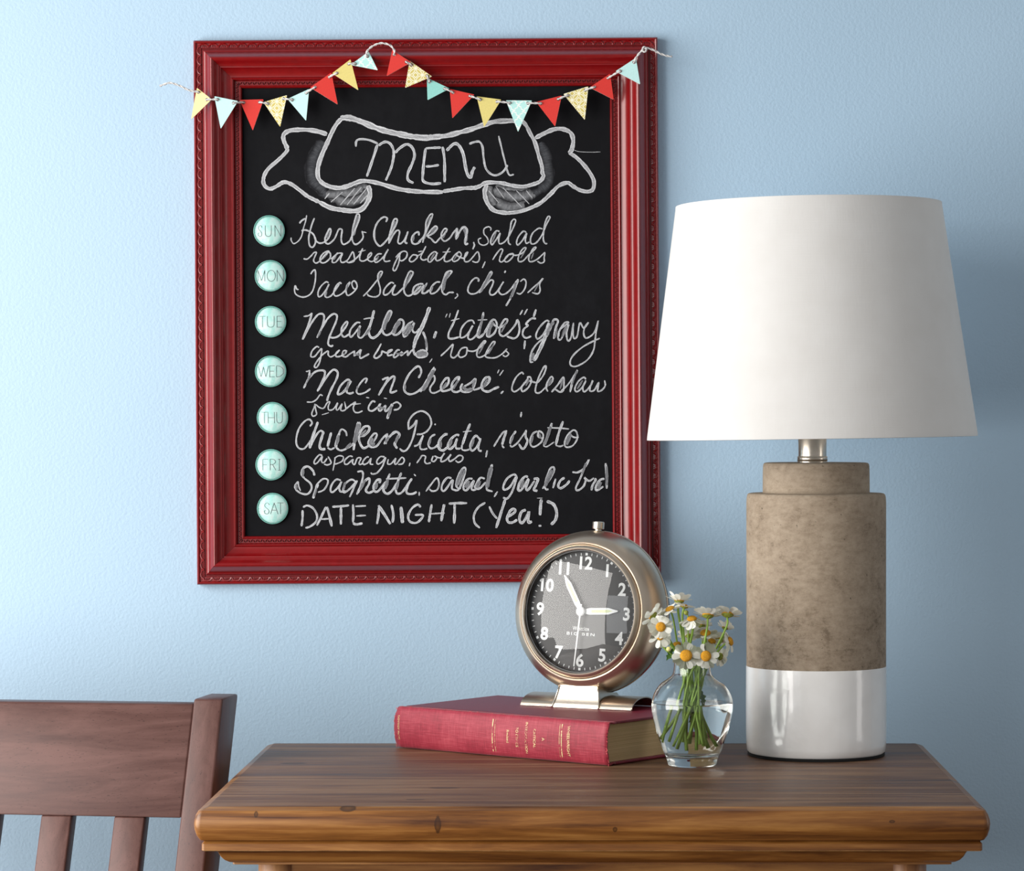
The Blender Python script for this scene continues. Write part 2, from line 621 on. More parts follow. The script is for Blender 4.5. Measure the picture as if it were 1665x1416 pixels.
# ================================================================== setting
bm = bmesh.new()
box(bm, -3.0, 3.0, 0.0, 0.08, 0.0, 2.6)
o = obj('wall_back', bm, M_WALL)
o['kind'] = 'structure'
bm = bmesh.new()
box(bm, -3.0, 3.0, -3.2, 0.0, -0.05, 0.0)
o = obj('floor', bm, M_FLOOR)
o['kind'] = 'structure'
bm = bmesh.new()
box(bm, -3.0, 3.0, -0.015, 0.0, 0.0, 0.09, 0.003)
o = obj('baseboard_back', bm, M_GLAZE)
o['kind'] = 'structure'

# ================================================================== menu board
FD = DW - 0.012
FW, FH = 0.5326, 0.6245
fc = P(694.75, 505.5, FD)
ROT = -R(0.40)
board = thing('menu_board', 'black chalkboard menu in a carved red picture frame hanging on the blue wall', 'chalkboard',
              (fc.x, 0, fc.z), (0, ROT, 0))
MB = Matrix.Translation((fc.x, 0, fc.z)) @ Euler((0, ROT, 0)).to_matrix().to_4x4()
MBI = MB.inverted()


def L(px, py, h):
    """pixel -> board local coordinates at height h in front of the wall"""
    return MBI @ P(px, py, DW - h)


RAILW = 78 * 0.7058e-3
pr = [  # (distance inwards from the outer edge in px, height above wall in mm)
    (0, 0.4), (0, 12.0), (0.8, 13.6), (2.5, 14.4), (4.2, 13.8), (5.2, 12.2),
    (12.6, 12.0), (13.4, 10.4), (15.0, 10.4), (15.6, 15.5), (17.0, 17.6), (19.0, 18.4), (20.4, 18.6), (20.9, 21.0),
    (22.5, 23.0), (25.0, 25.6), (27.0, 28.6), (28.6, 29.6), (29.0, 31.0), (30.4, 32.4), (32.5, 33.0), (34.6, 32.2),
    (37.0, 29.8), (39.5, 27.2), (42.0, 25.4), (44.0, 24.8), (44.6, 23.4), (46.2, 23.2), (47.0, 22.0),
    (50.0, 19.2), (54.0, 17.0), (58.0, 15.8), (61.0, 15.4), (61.8, 16.8), (63.4, 17.6), (65.0, 16.8), (65.6, 14.0),
    (67.0, 11.6), (73.6, 11.4), (74.2, 13.0), (75.6, 13.6), (77.0, 12.8), (78.0, 11.4), (78.0, 6.0)]
PX = 0.7058e-3
prof = [(a * PX, b * 1e-3) for a, b in pr]
hw, hh = FW / 2, FH / 2
for side in range(4):
    bm = bmesh.new()
    A, B = [], []
    g = 0.00012
    for (tt, h) in prof:
        if side == 0:      # top
            A.append((-hw + tt + g, -h, hh - tt)); B.append((hw - tt - g, -h, hh - tt))
        elif side == 1:    # right
            A.append((hw - tt, -h, hh - tt - g)); B.append((hw - tt, -h, -hh + tt + g))
        elif side == 2:
            A.append((hw - tt - g, -h, -hh + tt)); B.append((-hw + tt + g, -h, -hh + tt))
        else:
            A.append((-hw + tt, -h, -hh + tt + g)); B.append((-hw + tt, -h, hh - tt - g))
    va = [bm.verts.new(p) for p in A]
    vb = [bm.verts.new(p) for p in B]
    for i in range(len(va) - 1):
        f = bm.faces.new((va[i], va[i + 1], vb[i + 1], vb[i]))
    bm.faces.new((va[-1], va[0], vb[0], vb[-1]))
    bm.faces.new(va)
    bm.faces.new(vb[::-1])
    bmesh.ops.recalc_face_normals(bm, faces=bm.faces[:])
    o = obj('frame_rail', bm, M_RED, board, smooth=True)
    o.data.set_sharp_from_angle(angle=R(38)) if hasattr(o.data, 'set_sharp_from_angle') else None


def along(inset, pitch):
    """positions and directions round the rectangle at the given inset"""
    out = []
    a, b = hw - inset, hh - inset
    for (p, q) in (((-a, b), (a, b)), ((a, b), (a, -b)), ((a, -b), (-a, -b)), ((-a, -b), (-a, b))):
        p, q = Vector(p), Vector(q)
        n = max(1, round((q - p).length / pitch))
        d = (q - p).normalized()
        for k in range(n):
            out.append((p + (q - p) * ((k + 0.5) / n), d, (q - p).length / n))
    return out


def solid_poly(bm, pts2, h0, h1):
    """little carved piece: outline pts2 (u,v) at h0 tapering to a ridge point list at h1"""
    c = sum((Vector(p) for p in pts2), Vector((0, 0))) / len(pts2)
    base = [bm.verts.new((p[0], -h0, p[1])) for p in pts2]
    top = [bm.verts.new((c.x + (p[0] - c.x) * 0.45, -h1, c.y + (p[1] - c.y) * 0.45)) for p in pts2]
    n = len(pts2)
    for i in range(n):
        j = (i + 1) % n
        bm.faces.new((base[i], base[j], top[j], top[i]))
    bm.faces.new(top)


# outer carved scallops
bm = bmesh.new()
for p, d, s in along(9.0 * PX, 15.6 * PX):
    nrm = Vector((d.y, -d.x))          # points inwards
    r = s * 0.46
    arc = []
    for k in range(7):
        a = PI * k / 6
        arc.append(p - nrm * (math.sin(a) * 5.6 * PX - 2.6 * PX) + d * (-math.cos(a) * r))
    tube(bm, [(q.x, -0.0128, q.y) for q in arc], 0.00100, 5)
    for a in (-0.5, 0.0, 0.5):
        c0 = p + nrm * 2.4 * PX + d * (a * r * 0.9)
        c1 = p - nrm * 1.2 * PX + d * (a * r * 0.6)
        tube(bm, [(c0.x, -0.0124, c0.y), (c1.x, -0.0130, c1.y)], 0.0006, 4)
bmesh.ops.recalc_face_normals(bm, faces=bm.faces[:])
o = obj('scallop_carving', bm, M_RED, board)
o['kind'] = 'stuff'
# inner carved leaf-and-dart strip
bm = bmesh.new()
for p, d, s in along(70.4 * PX, 7.9 * PX):
    nrm = Vector((d.y, -d.x))
    for sg, off in ((1, -0.25), (-1, 0.25)):
        c = p + d * s * off
        e = (d * 1.0 + nrm * 1.3 * sg).normalized()
        e2 = Vector((-e.y, e.x))
        a, b = 3.3 * PX, 1.35 * PX
        solid_poly(bm, [c - e * a, c + e2 * b, c + e * a, c - e2 * b], 0.0112, 0.0144)
bmesh.ops.recalc_face_normals(bm, faces=bm.faces[:])
o = obj('dart_carving', bm, M_RED, board)
o['kind'] = 'stuff'

HB = 0.0080
bm = bmesh.new()
box(bm, -hw + 76 * PX, hw - 76 * PX, -HB, -0.001, -hh + 76 * PX, hh - 76 * PX)
obj('chalkboard_panel', bm, M_BOARD, board)

# ------------------------------------------------------------------ chalk writing
_lift = [0.0]


def ribbon(bm, pts, wid, h, taper=True):
    """flat chalk stroke on the board, pts in photo pixels, width in pixels"""
    P3 = spline([(x, y, 0) for x, y in pts], 5) if len(pts) > 2 else [Vector((*pts[0], 0)), (Vector((*pts[0], 0)) + Vector((*pts[-1], 0))) / 2, Vector((*pts[-1], 0))]
    n = len(P3)
    left, right = [], []
    ph = random.random() * 9
    for i, p in enumerate(P3):
        d = P3[min(i + 1, n - 1)] - P3[max(i - 1, 0)]
        if d.length < 1e-6:
            d = Vector((1, 0, 0))
        d.normalize()
        nn = Vector((-d.y, d.x, 0))
        wv = wid * 0.5 * (0.92 + 0.07 * math.sin(i * 0.9 + ph) + 0.10 * random.uniform(-1, 1))
        if taper and (i == 0 or i == n - 1):
            wv *= 0.6
        left.append(L(p.x + nn.x * wv, p.y + nn.y * wv, h + i * 1.2e-6))
        right.append(L(p.x - nn.x * wv, p.y - nn.y * wv, h + i * 1.2e-6))
    vl = [bm.verts.new(p) for p in left]
    vr = [bm.verts.new(p) for p in right]
    uvl = bm.loops.layers.uv.verify()
    s_ = [random.random() * 50]
    for i in range(n - 1):
        s_.append(s_[-1] + (P3[i + 1] - P3[i]).length * 0.12)
    for i in range(n - 1):
        f = bm.faces.new((vl[i], vl[i + 1], vr[i + 1], vr[i]))
        for lp, uv in zip(f.loops, ((0, s_[i]), (0, s_[i + 1]), (1, s_[i + 1]), (1, s_[i]))):
            lp[uvl].uv = uv


def chalk(name, data, mat, parent=board, ws=1.0, wadd=0.0, base=0.00012, label=None):
    if name in ('chalk_shading', 'chalk_fold') and len(data) > 1:
        for d_ in data:
            chalk(name, [d_], mat, parent, ws, wadd, base, label)
        return None
    bm = bmesh.new()
    n = 0
    for (ox, oy, s, text) in data:
        for st in text.replace('\n', ' ').split(';'):
            st = st.strip()
            if not st:
                continue
            wid, body = st.split(':')
            v = [float(q) for q in body.replace(',', ' ').split()]
            pts = [(ox + v[i] / s, oy + v[i + 1] / s) for i in range(0, len(v) - 1, 2)]
            ribbon(bm, pts, float(wid) / s * ws * 0.92 + wadd, HB + base + n * 9e-6)
            n += 1
    for f in bm.faces:
        f.normal_update()
        if f.normal.y > 0:
            f.normal_flip()
    o = obj(name, bm, mat, parent)
    if label:
        o['label'] = label
    return o


A_ = (420, 170, 5.55)
B_ = (690, 180, 5.55)
C_ = (465, 330, 7.568)
D_ = (680, 330, 7.568)
E_ = (465, 430, 7.568)
F_ = (680, 430, 7.568)
G_ = (480, 490, 6.9375)
H_ = (700, 490, 5.741)
I_ = (480, 580, 6.9375)
J_ = (700, 580, 5.741)
K_ = (470, 660, 6.9375)
L_ = (700, 660, 6.66)
N_ = (470, 745, 6.404)
O_ = (700, 735, 5.55)

chalk('chalk_shading', [
    (*A_, '100: 560 340, 500 430, 462 530, 455 620, 480 700, 560 780, 620 820; 70: 540 360, 480 480, 450 600, 470 700; 120: 580 330, 510 450, 480 580, 500 690, 600 790;'),
    (*B_, '90: 1040 290, 1095 380, 1110 470, 1140 560, 1110 640, 1040 720, 960 760; 120: 1050 310, 1100 420, 1110 530, 1120 640, 1040 720')], M_SMUDGE, base=0.00004,
    label='grey smudged shading inside the ribbon folds')
chalk('chalk_fold', [
    (*A_, '130: 640 830, 740 840, 850 840, 940 790, 985 760; 60: 640 760, 760 780, 860 750, 960 715; 60:700 880, 800 900, 930 870, 980 810; 120: 610 810, 760 810, 900 780, 990 740; 110: 700 860, 820 880, 940 840, 1000 780'),
    (*B_, '120: 600 720, 680 800, 790 835, 880 800; 90: 640 690, 760 720, 860 730, 960 740; 60: 820 830, 920 800, 1000 760; 120: 600 770, 700 850, 800 870, 900 840; 120: 620 720, 760 770, 880 770, 980 750; 90: 590 680, 590 760, 640 850')], M_SMUDGE2, base=0.00007,
    label='pale grey rubbed chalk filling the folded ribbon ends')
chalk('chalk_ribbon_outline', [
    (*A_, '''62: 740 120, 830 122, 930 155, 1050 205, 1150 238, 1280 268, 1400 290, 1520 300, 1665 285;
 46: 750 125, 700 185, 660 260, 620 350, 575 450, 540 560, 538 650, 575 705, 640 738, 720 752, 800 738, 880 705, 960 688, 1080 708, 1180 738, 1300 768, 1450 785, 1665 790;
 46: 620 268, 540 243, 440 228, 340 228, 270 240, 228 275, 232 330, 265 400;
 40: 265 395, 250 430, 180 500, 90 580, 50 650, 50 720, 100 760, 160 740, 230 700, 300 720, 370 770, 450 830, 550 880;
 50: 550 880, 650 930, 750 950, 850 960, 930 945, 985 880, 1008 800, 990 730;
 12: 640 800, 600 850; 12: 760 790, 655 880; 12: 870 755, 740 905; 12: 930 745, 800 905; 12: 975 760, 860 900; 12: 1000 800, 920 890'''),
    (*B_, '''52: 30 235, 100 235, 200 225, 320 195, 430 165, 540 125, 640 98, 740 92, 830 88;
 40: 880 88, 920 135, 955 205, 1000 290, 1030 400, 1060 500, 1065 560, 1075 590, 1040 640, 960 670, 880 685, 780 672, 680 650, 560 650, 500 680, 440 705;
 40: 166 728, 250 715, 350 700, 440 695, 500 680;
 44: 1000 248, 1080 205, 1170 168, 1250 165, 1320 200, 1343 270, 1330 350, 1305 385;
 40: 1305 380, 1370 420, 1440 490, 1500 570, 1530 640, 1520 710, 1470 730, 1400 715, 1340 680, 1290 650, 1210 680, 1140 750, 1050 830, 950 880, 850 912, 740 925;
 46: 760 925, 640 905, 580 850, 550 780, 545 720, 565 665;
 10: 580 720, 670 830; 10: 650 690, 720 790; 10: 710 695, 880 870; 10: 830 720, 945 840; 10: 920 720, 975 790; 5: 1350 355, 1400 370, 1500 374, 1590 372''')],
    M_CHALK2, base=0.00012, label='thick chalk outline of a curled ribbon banner')
chalk('chalk_lettering', [
    (*A_, '''22: 880 380, 885 330, 920 312, 1000 320, 1080 352; 28: 1075 360, 1050 440, 1010 560, 980 650;
 26: 1085 370, 1120 345, 1160 337, 1200 365, 1222 430, 1210 530, 1180 620, 1150 685;
 28: 1235 435, 1280 390, 1340 358, 1390 390, 1410 460, 1385 540, 1350 620, 1352 680, 1400 708;
 28: 1510 395, 1495 500, 1485 620, 1490 690, 1560 715, 1650 710; 24: 1510 395, 1580 390, 1650 388; 24: 1510 558, 1570 555, 1630 545'''),
    (*B_, '''28: 165 325, 180 430, 183 550, 183 645; 32: 200 360, 265 300, 310 312, 350 390, 370 500, 392 580, 420 600, 432 550, 455 508;
 22: 405 300, 450 283, 498 280, 525 330, 535 430, 555 520, 600 570, 650 582, 710 550, 752 490; 18: 670 228, 700 350, 730 470, 762 575, 808 575''')],
    M_CHALK, label='chalk word MENU inside the ribbon')
chalk('chalk_lettering', [
    (*C_, '''24: 165 250, 195 215, 240 190; 17: 255 150, 240 230, 215 310, 190 410, 150 470, 95 500, 65 460, 63 425;
 22: 350 185, 320 260, 295 350, 280 430, 290 520, 325 545, 355 510, 365 450, 340 390, 290 350, 235 332, 190 342;
 22: 345 395, 370 465, 420 495, 480 475, 530 420, 552 350, 540 315, 505 370, 480 440, 490 490, 530 500, 590 450, 620 390, 650 325, 690 330, 682 400, 682 470, 710 510, 780 470, 820 390, 860 300, 898 210, 902 145, 870 145, 840 240, 818 350, 815 450, 850 510, 910 480, 950 420, 935 345; 18: 945 355, 990 365;
 24: 1230 235, 1245 190, 1210 172, 1160 200, 1110 270, 1083 370, 1095 460, 1150 530, 1200 500, 1260 430, 1310 350, 1360 250, 1365 200, 1330 205, 1300 290, 1275 400, 1265 500;
 22: 1265 500, 1310 410, 1360 340, 1398 350, 1385 430, 1378 485, 1410 500, 1460 450, 1505 350; 24: 1500 350, 1475 430, 1465 480, 1495 498;
 24: 1635 400, 1632 360, 1590 370, 1548 430, 1555 490, 1600 505, 1660 470'''),
    (*D_, '''22: 0 485, 60 420, 110 320, 150 220, 177 140, 140 152, 97 240, 90 340, 70 420, 55 490;
 22: 100 410, 160 330, 210 285, 235 310, 190 370, 120 410, 160 440, 210 488, 260 440, 330 370, 355 325, 320 320, 285 380, 290 440, 330 470, 390 430, 430 370, 480 308;
 28: 480 308, 475 390, 465 450; 30: 470 440, 510 350, 560 293, 600 330, 590 410, 575 480, 590 510, 612 493; 22: 680 480, 690 520, 670 570;
 17: 890 340, 895 310, 860 292, 810 320, 810 380, 850 430, 860 490, 810 520, 755 500, 740 450, 775 430;
 20: 1000 350, 960 345, 910 410, 892 480, 910 513, 960 450, 1010 370, 990 440, 1000 500, 1060 480, 1120 400, 1170 300, 1200 220, 1175 200, 1145 240, 1130 330, 1110 430, 1112 490, 1140 515;
 20: 1330 360, 1290 350, 1230 420, 1210 490, 1230 515, 1290 450, 1335 370, 1318 450, 1330 495, 1370 480;
 20: 1530 320, 1480 312, 1410 370, 1382 440, 1392 500, 1450 490, 1520 400, 1570 280, 1620 180, 1595 170, 1560 250, 1545 350, 1540 450, 1560 495, 1590 500''')],
    M_CHALK, label='chalk writing: Herb Chicken, salad')
chalk('chalk_lettering', [
    (*C_, '''20: 215 685, 260 690, 310 650, 345 610, 375 610, 355 660, 340 710, 370 740, 420 710, 480 640, 530 595;
 22: 540 620, 520 592, 460 620, 420 680, 430 730, 480 732, 540 680, 545 620, 505 600, 500 640;
 20: 550 690, 600 650, 640 610; 20: 700 620, 640 620, 580 680, 572 730, 620 720, 695 620, 670 690, 690 732, 760 700, 820 600, 840 660, 838 712, 780 735, 740 718;
 20: 770 735, 840 700, 900 640, 945 560, 912 640, 910 700, 950 715, 1000 690, 1050 640, 1045 610, 1010 650, 1010 700, 1060 720, 1120 680; 16: 890 605, 980 580;
 20: 1180 625, 1130 630, 1090 680, 1100 730, 1150 710, 1210 650, 1258 570, 1222 640, 1205 700, 1230 720, 1285 710;
 20: 1410 620, 1360 700, 1325 780, 1320 822, 1345 830, 1380 760, 1398 680, 1400 620; 20: 1350 670, 1400 618, 1450 592, 1490 612, 1480 670, 1430 710, 1395 700;
 20: 1600 640, 1560 640, 1520 690, 1530 720, 1570 715, 1620 660, 1595 635; 18: 1600 655, 1640 640, 1680 610'''),
    (*D_, '''20: 95 530, 60 600, 30 670, 60 702, 110 690; 16: 0 600, 65 590;
 20: 230 610, 190 602, 130 660, 122 712, 150 725, 210 660, 235 611, 215 680, 230 710, 280 690, 335 630, 385 550; 20: 385 550, 340 630, 320 700, 350 722, 400 700, 430 670; 16: 300 605, 400 600;
 20: 490 610, 450 640, 420 690, 440 720, 490 700, 530 640, 505 602, 470 630, 500 660, 560 680, 590 650, 610 605, 580 630, 568 710, 610 722, 660 680, 730 600, 752 660, 745 712, 710 730, 665 715; 22: 825 720, 790 800;
 20: 915 700, 960 630, 1010 570, 1040 580, 1010 660, 1000 710, 1030 725, 1070 690, 1120 630; 20: 1130 640, 1160 620, 1172 650, 1120 710, 1080 725, 1062 700, 1095 650, 1140 625, 1180 642, 1225 640, 1290 610, 1325 560, 1305 550, 1260 600, 1230 680, 1240 720, 1290 712, 1350 650, 1445 560, 1430 545, 1390 600, 1360 680, 1372 720, 1420 715, 1480 680, 1560 605; 20: 1560 605, 1550 670, 1550 720, 1510 740, 1465 715''')],
    M_CHALK, ws=0.95, label='small chalk writing: roasted potatoes, rolls')
chalk('chalk_lettering', [
    (*E_, '''20: 305 120, 320 92, 355 65, 365 130, 355 230, 325 330, 270 385, 195 400, 125 370, 105 320, 115 260, 130 300, 155 310;
 20: 525 225, 490 215, 430 270, 395 340, 402 395, 440 380, 500 300, 530 240, 500 310, 480 380, 505 405, 560 380, 610 310, 660 240; 20: 680 240, 665 222, 620 260, 590 330, 602 385, 660 375, 730 320, 790 220;
 20: 790 212, 750 260, 738 330, 760 380, 820 350, 870 290, 870 240, 840 200, 810 230, 830 290, 860 300;
 20: 950 390, 1020 320, 1100 220, 1160 150, 1185 92, 1155 90, 1130 140, 1140 220, 1160 300, 1150 370, 1095 400, 1020 385, 1000 360;
 22: 1330 235, 1290 222, 1220 290, 1200 350, 1217 375, 1270 350, 1345 250, 1320 310, 1312 365, 1360 365, 1430 300, 1500 220, 1560 120, 1555 88, 1520 90, 1480 170, 1450 270, 1460 350, 1500 385, 1560 360, 1665 260;
 24: 1690 240, 1640 240, 1580 275, 1560 340, 1580 365, 1630 340, 1700 250'''),
    (*F_, '''26: 110 225, 60 312, 50 350, 90 350, 140 310;
 22: 270 215, 220 220, 160 280, 148 340, 170 360, 230 330, 290 250, 350 170, 415 90, 380 80, 340 110, 310 190, 292 270, 300 345, 340 370, 380 345, 440 345; 16: 475 355, 485 385, 450 420;
 22: 735 210, 745 185, 710 165, 660 200, 620 270, 612 330, 650 362, 720 350, 780 290, 850 200, 905 110, 890 90, 850 160, 800 250, 750 345;
 22: 750 350, 830 260, 890 192, 925 205, 910 260, 880 330, 890 370, 930 370, 980 320, 1050 210, 1010 280, 990 330, 1030 370, 1090 350, 1150 290, 1220 190; 24: 1075 75, 1062 105;
 34: 1230 180, 1190 290, 1140 410; 26: 1140 410, 1110 460, 1080 510; 20: 1255 210, 1300 180, 1327 220, 1310 300, 1260 360, 1210 350;
 20: 1345 350, 1420 280, 1490 220, 1535 170, 1495 240, 1500 320, 1470 360, 1400 345''')],
    M_CHALK, label='chalk writing: Taco Salad, chips')
chalk('chalk_lettering', [
    (*G_, '''18: 95 170, 150 160, 190 130; 26: 190 130, 160 230, 120 340, 80 430; 24: 85 430, 150 300, 220 190, 270 142, 320 150, 322 220, 290 320, 245 410;
 24: 245 410, 300 300, 370 190, 430 142, 470 160, 460 230, 420 320, 380 420, 372 480, 400 505, 430 495;
 22: 385 400, 430 410, 490 390, 540 330, 590 250, 575 230, 530 290, 520 360, 550 400, 600 375, 620 360; 22: 735 240, 690 242, 630 310, 612 370, 630 400, 680 350, 735 275, 715 330, 710 390, 745 410, 800 350, 850 250; 32: 890 100, 860 220, 830 330, 842 390, 880 412, 940 370, 1000 280; 16: 770 200, 830 188, 890 188;
 26: 1000 280, 1060 190, 1085 120, 1060 110, 1020 180, 985 290, 990 350, 1030 380, 1090 350, 1130 270, 1180 205, 1220 222, 1220 280, 1180 350, 1130 380, 1095 360;
 24: 1330 222, 1270 262, 1220 330, 1230 400, 1290 340, 1342 240, 1322 320, 1355 352, 1410 300; 48: 1515 65, 1480 170, 1420 310, 1360 430, 1335 530; 28: 1330 530, 1345 590, 1380 620; 28: 1482 560, 1482 490, 1470 420, 1440 340; 30: 1590 335, 1580 380, 1562 415'''),
    (*H_, '''12: 155 115, 140 150; 12: 185 110, 175 150; 20: 260 80, 220 190, 172 290, 170 340, 200 348, 270 332; 14: 190 180, 270 160;
 18: 410 210, 390 178, 340 190, 290 250, 277 320, 290 340, 340 312, 395 225, 362 290, 350 340, 380 355, 430 310, 470 220; 24: 495 100, 480 180, 450 260, 437 320, 460 335, 500 300; 14: 440 175, 530 170;
 20: 500 300, 560 190, 600 172, 620 220, 600 290, 550 330, 525 310, 545 240, 575 195, 600 225, 640 245, 690 220, 720 175, 690 170, 650 240, 645 300, 680 325, 730 290, 790 220, 812 172, 830 240, 820 310, 780 345, 710 325; 16: 860 80, 835 125; 16: 905 70, 875 125;
 26: 985 75, 962 145; 20: 985 160, 940 162, 890 210, 910 225, 870 260, 860 310, 890 340, 940 325; 24: 882 365, 875 445;
 18: 1110 190, 1080 180, 1020 240, 985 310, 1000 350, 1050 310, 1110 210; 38: 1105 200, 1070 330, 1020 450, 965 555; 18: 960 565, 932 560, 940 480, 990 400, 1060 340;
 22: 1085 330, 1120 250, 1150 172, 1190 182, 1165 260, 1150 350; 18: 1195 330, 1210 260, 1290 200, 1250 202, 1200 280, 1190 342, 1220 350, 1290 215, 1270 290, 1280 365, 1310 340, 1335 200;
 17: 1335 200, 1330 290, 1340 345, 1370 320, 1395 200, 1430 250, 1475 195, 1440 240, 1430 300, 1450 342, 1500 320, 1540 270, 1565 180, 1545 290, 1535 370, 1520 460, 1460 550, 1360 605, 1305 590, 1320 520, 1400 440, 1500 380, 1580 345; 28: 50 280, 32 345''')],
    M_CHALK, label='chalk writing: Meatloaf, "tatoes" & gravy')
chalk('chalk_lettering', [
    (*G_, '''20: 270 520, 240 510, 190 560, 177 620, 220 620, 270 560, 300 535, 290 620, 270 700, 240 745, 217 730, 250 670, 310 600, 370 560, 372 600, 400 625, 450 600, 490 560, 500 550, 462 580, 460 620, 500 620, 560 590, 578 558, 542 560, 532 610, 570 625, 620 590, 670 560; 24: 670 555, 665 620; 24: 668 615, 740 545, 730 590, 735 640, 790 615, 835 590;
 24: 970 475, 930 550, 890 620, 920 640, 970 600, 980 562, 1030 580, 1080 560, 1090 545, 1052 560, 1045 610, 1100 600; 24: 1180 550, 1150 550, 1110 610, 1130 630, 1205 570, 1190 610, 1222 590, 1270 560, 1268 610, 1320 550, 1350 590;
 26: 1350 600, 1400 560, 1450 550, 1490 590, 1470 620, 1400 632, 1360 610; 26: 1420 570, 1460 610; 16: 1545 645, 1515 690'''),
    (*H_, '''17: 95 510, 150 460, 210 400, 200 450, 190 510, 222 525, 270 480; 17: 335 430, 342 440, 330 500, 280 522, 260 490, 290 440, 335 430, 350 458, 400 465, 450 440, 512 380, 500 370, 450 430, 432 500, 460 522, 520 490, 600 390, 580 380, 540 440, 512 510, 560 527, 620 520, 680 480, 715 440; 15: 715 440, 705 460, 730 490, 700 515, 675 500''')],
    M_CHALK, ws=0.92, label='small chalk writing: green beans, rolls')
chalk('chalk_lettering', [
    (*I_, '''16: 120 165, 140 165, 165 155, 150 210; 20: 165 160, 150 240, 95 355; 26: 95 355, 150 250, 210 180, 270 155, 330 162, 330 220, 290 310, 250 390; 26: 250 390, 320 280, 390 180, 440 145, 480 180, 462 260, 410 360, 372 450, 358 500;
 26: 620 265, 580 262, 510 330, 482 400, 490 425, 550 390, 630 270, 590 350, 582 400, 620 415, 660 400; 22: 790 300, 810 252, 780 250, 720 320, 692 390, 720 420, 785 405, 850 360;
 26: 980 260, 1020 242, 1050 240, 1000 330, 940 435; 26: 950 410, 1030 290, 1100 222, 1122 240, 1092 330, 1072 395, 1100 402, 1150 380;
 26: 1390 240, 1420 180, 1410 122, 1370 112, 1290 190, 1235 300, 1232 380, 1280 420, 1350 410, 1430 350, 1500 240; 38: 1500 240, 1560 140, 1575 125; 34: 1575 130, 1550 190, 1480 290, 1410 395; 22: 1440 370, 1500 280, 1560 212, 1572 270, 1522 350, 1532 400, 1580 405, 1650 370'''),
    (*J_, '''22: 100 305, 160 260, 170 202, 140 205, 102 260, 100 310, 130 320, 190 300, 240 250, 270 192, 240 200, 202 250, 200 310, 240 330, 290 310; 22: 300 250, 282 290, 300 325, 360 325, 400 290, 420 205, 380 240, 310 280; 20: 400 310, 440 300, 480 280;
 24: 480 290, 540 242, 550 192, 510 200, 477 260, 490 310, 540 325, 590 300, 640 280; 14: 640 120, 625 155; 14: 680 125, 645 175; 20: 680 320, 655 345;
 17: 870 165, 850 147, 800 190, 767 260, 762 310, 790 325, 840 290, 890 230, 915 190; 17: 900 190, 930 190, 940 230, 910 290, 860 325, 850 290, 880 240, 920 225, 980 240, 1010 230, 1060 160, 1080 92, 1060 95, 1020 170, 985 270, 982 330, 1020 335, 1070 290, 1130 240, 1142 200, 1125 187, 1090 240, 1080 290, 1095 325;
 18: 1130 330, 1190 260, 1240 190, 1245 250, 1240 310, 1210 330, 1160 300; 16: 1215 325, 1290 250, 1370 130; 24: 1372 122, 1330 220, 1302 330;
 17: 1450 210, 1430 192, 1380 230, 1347 300, 1370 325, 1420 280, 1450 222, 1422 280, 1430 325, 1460 310, 1500 260, 1515 220, 1492 280, 1490 320, 1530 310, 1570 240, 1560 320, 1600 310, 1630 270, 1625 220''')],
    M_CHALK, label='chalk writing: Mac n Cheese", coleslaw')
chalk('chalk_lettering', [
    (*I_, '''18: 130 510, 190 510, 240 482, 280 430, 310 440; 18: 220 530, 232 600, 240 650, 200 670, 187 640, 210 580, 230 540, 270 570, 320 580, 360 520, 390 510, 372 560, 380 600, 430 590, 480 520, 462 580, 480 600, 530 530, 512 590, 530 610, 570 590, 560 520;
 20: 560 600, 620 550, 680 512, 655 570, 670 620, 710 630, 760 610; 18: 620 540, 740 528; 14: 555 508, 560 516;
 24: 905 510, 870 502, 830 560, 832 600, 870 610, 930 570, 960 530, 942 590, 960 610, 1020 550, 1012 600, 1030 612, 1090 540; 40: 1095 530, 1070 610, 1038 700; 22: 1100 530, 1150 512, 1190 550, 1160 590, 1110 600; 14: 800 458, 835 464; 12: 1000 466, 1035 472; 14: 300 655, 380 630''')],
    M_CHALK, ws=0.92, label='small chalk writing: fruit cup')
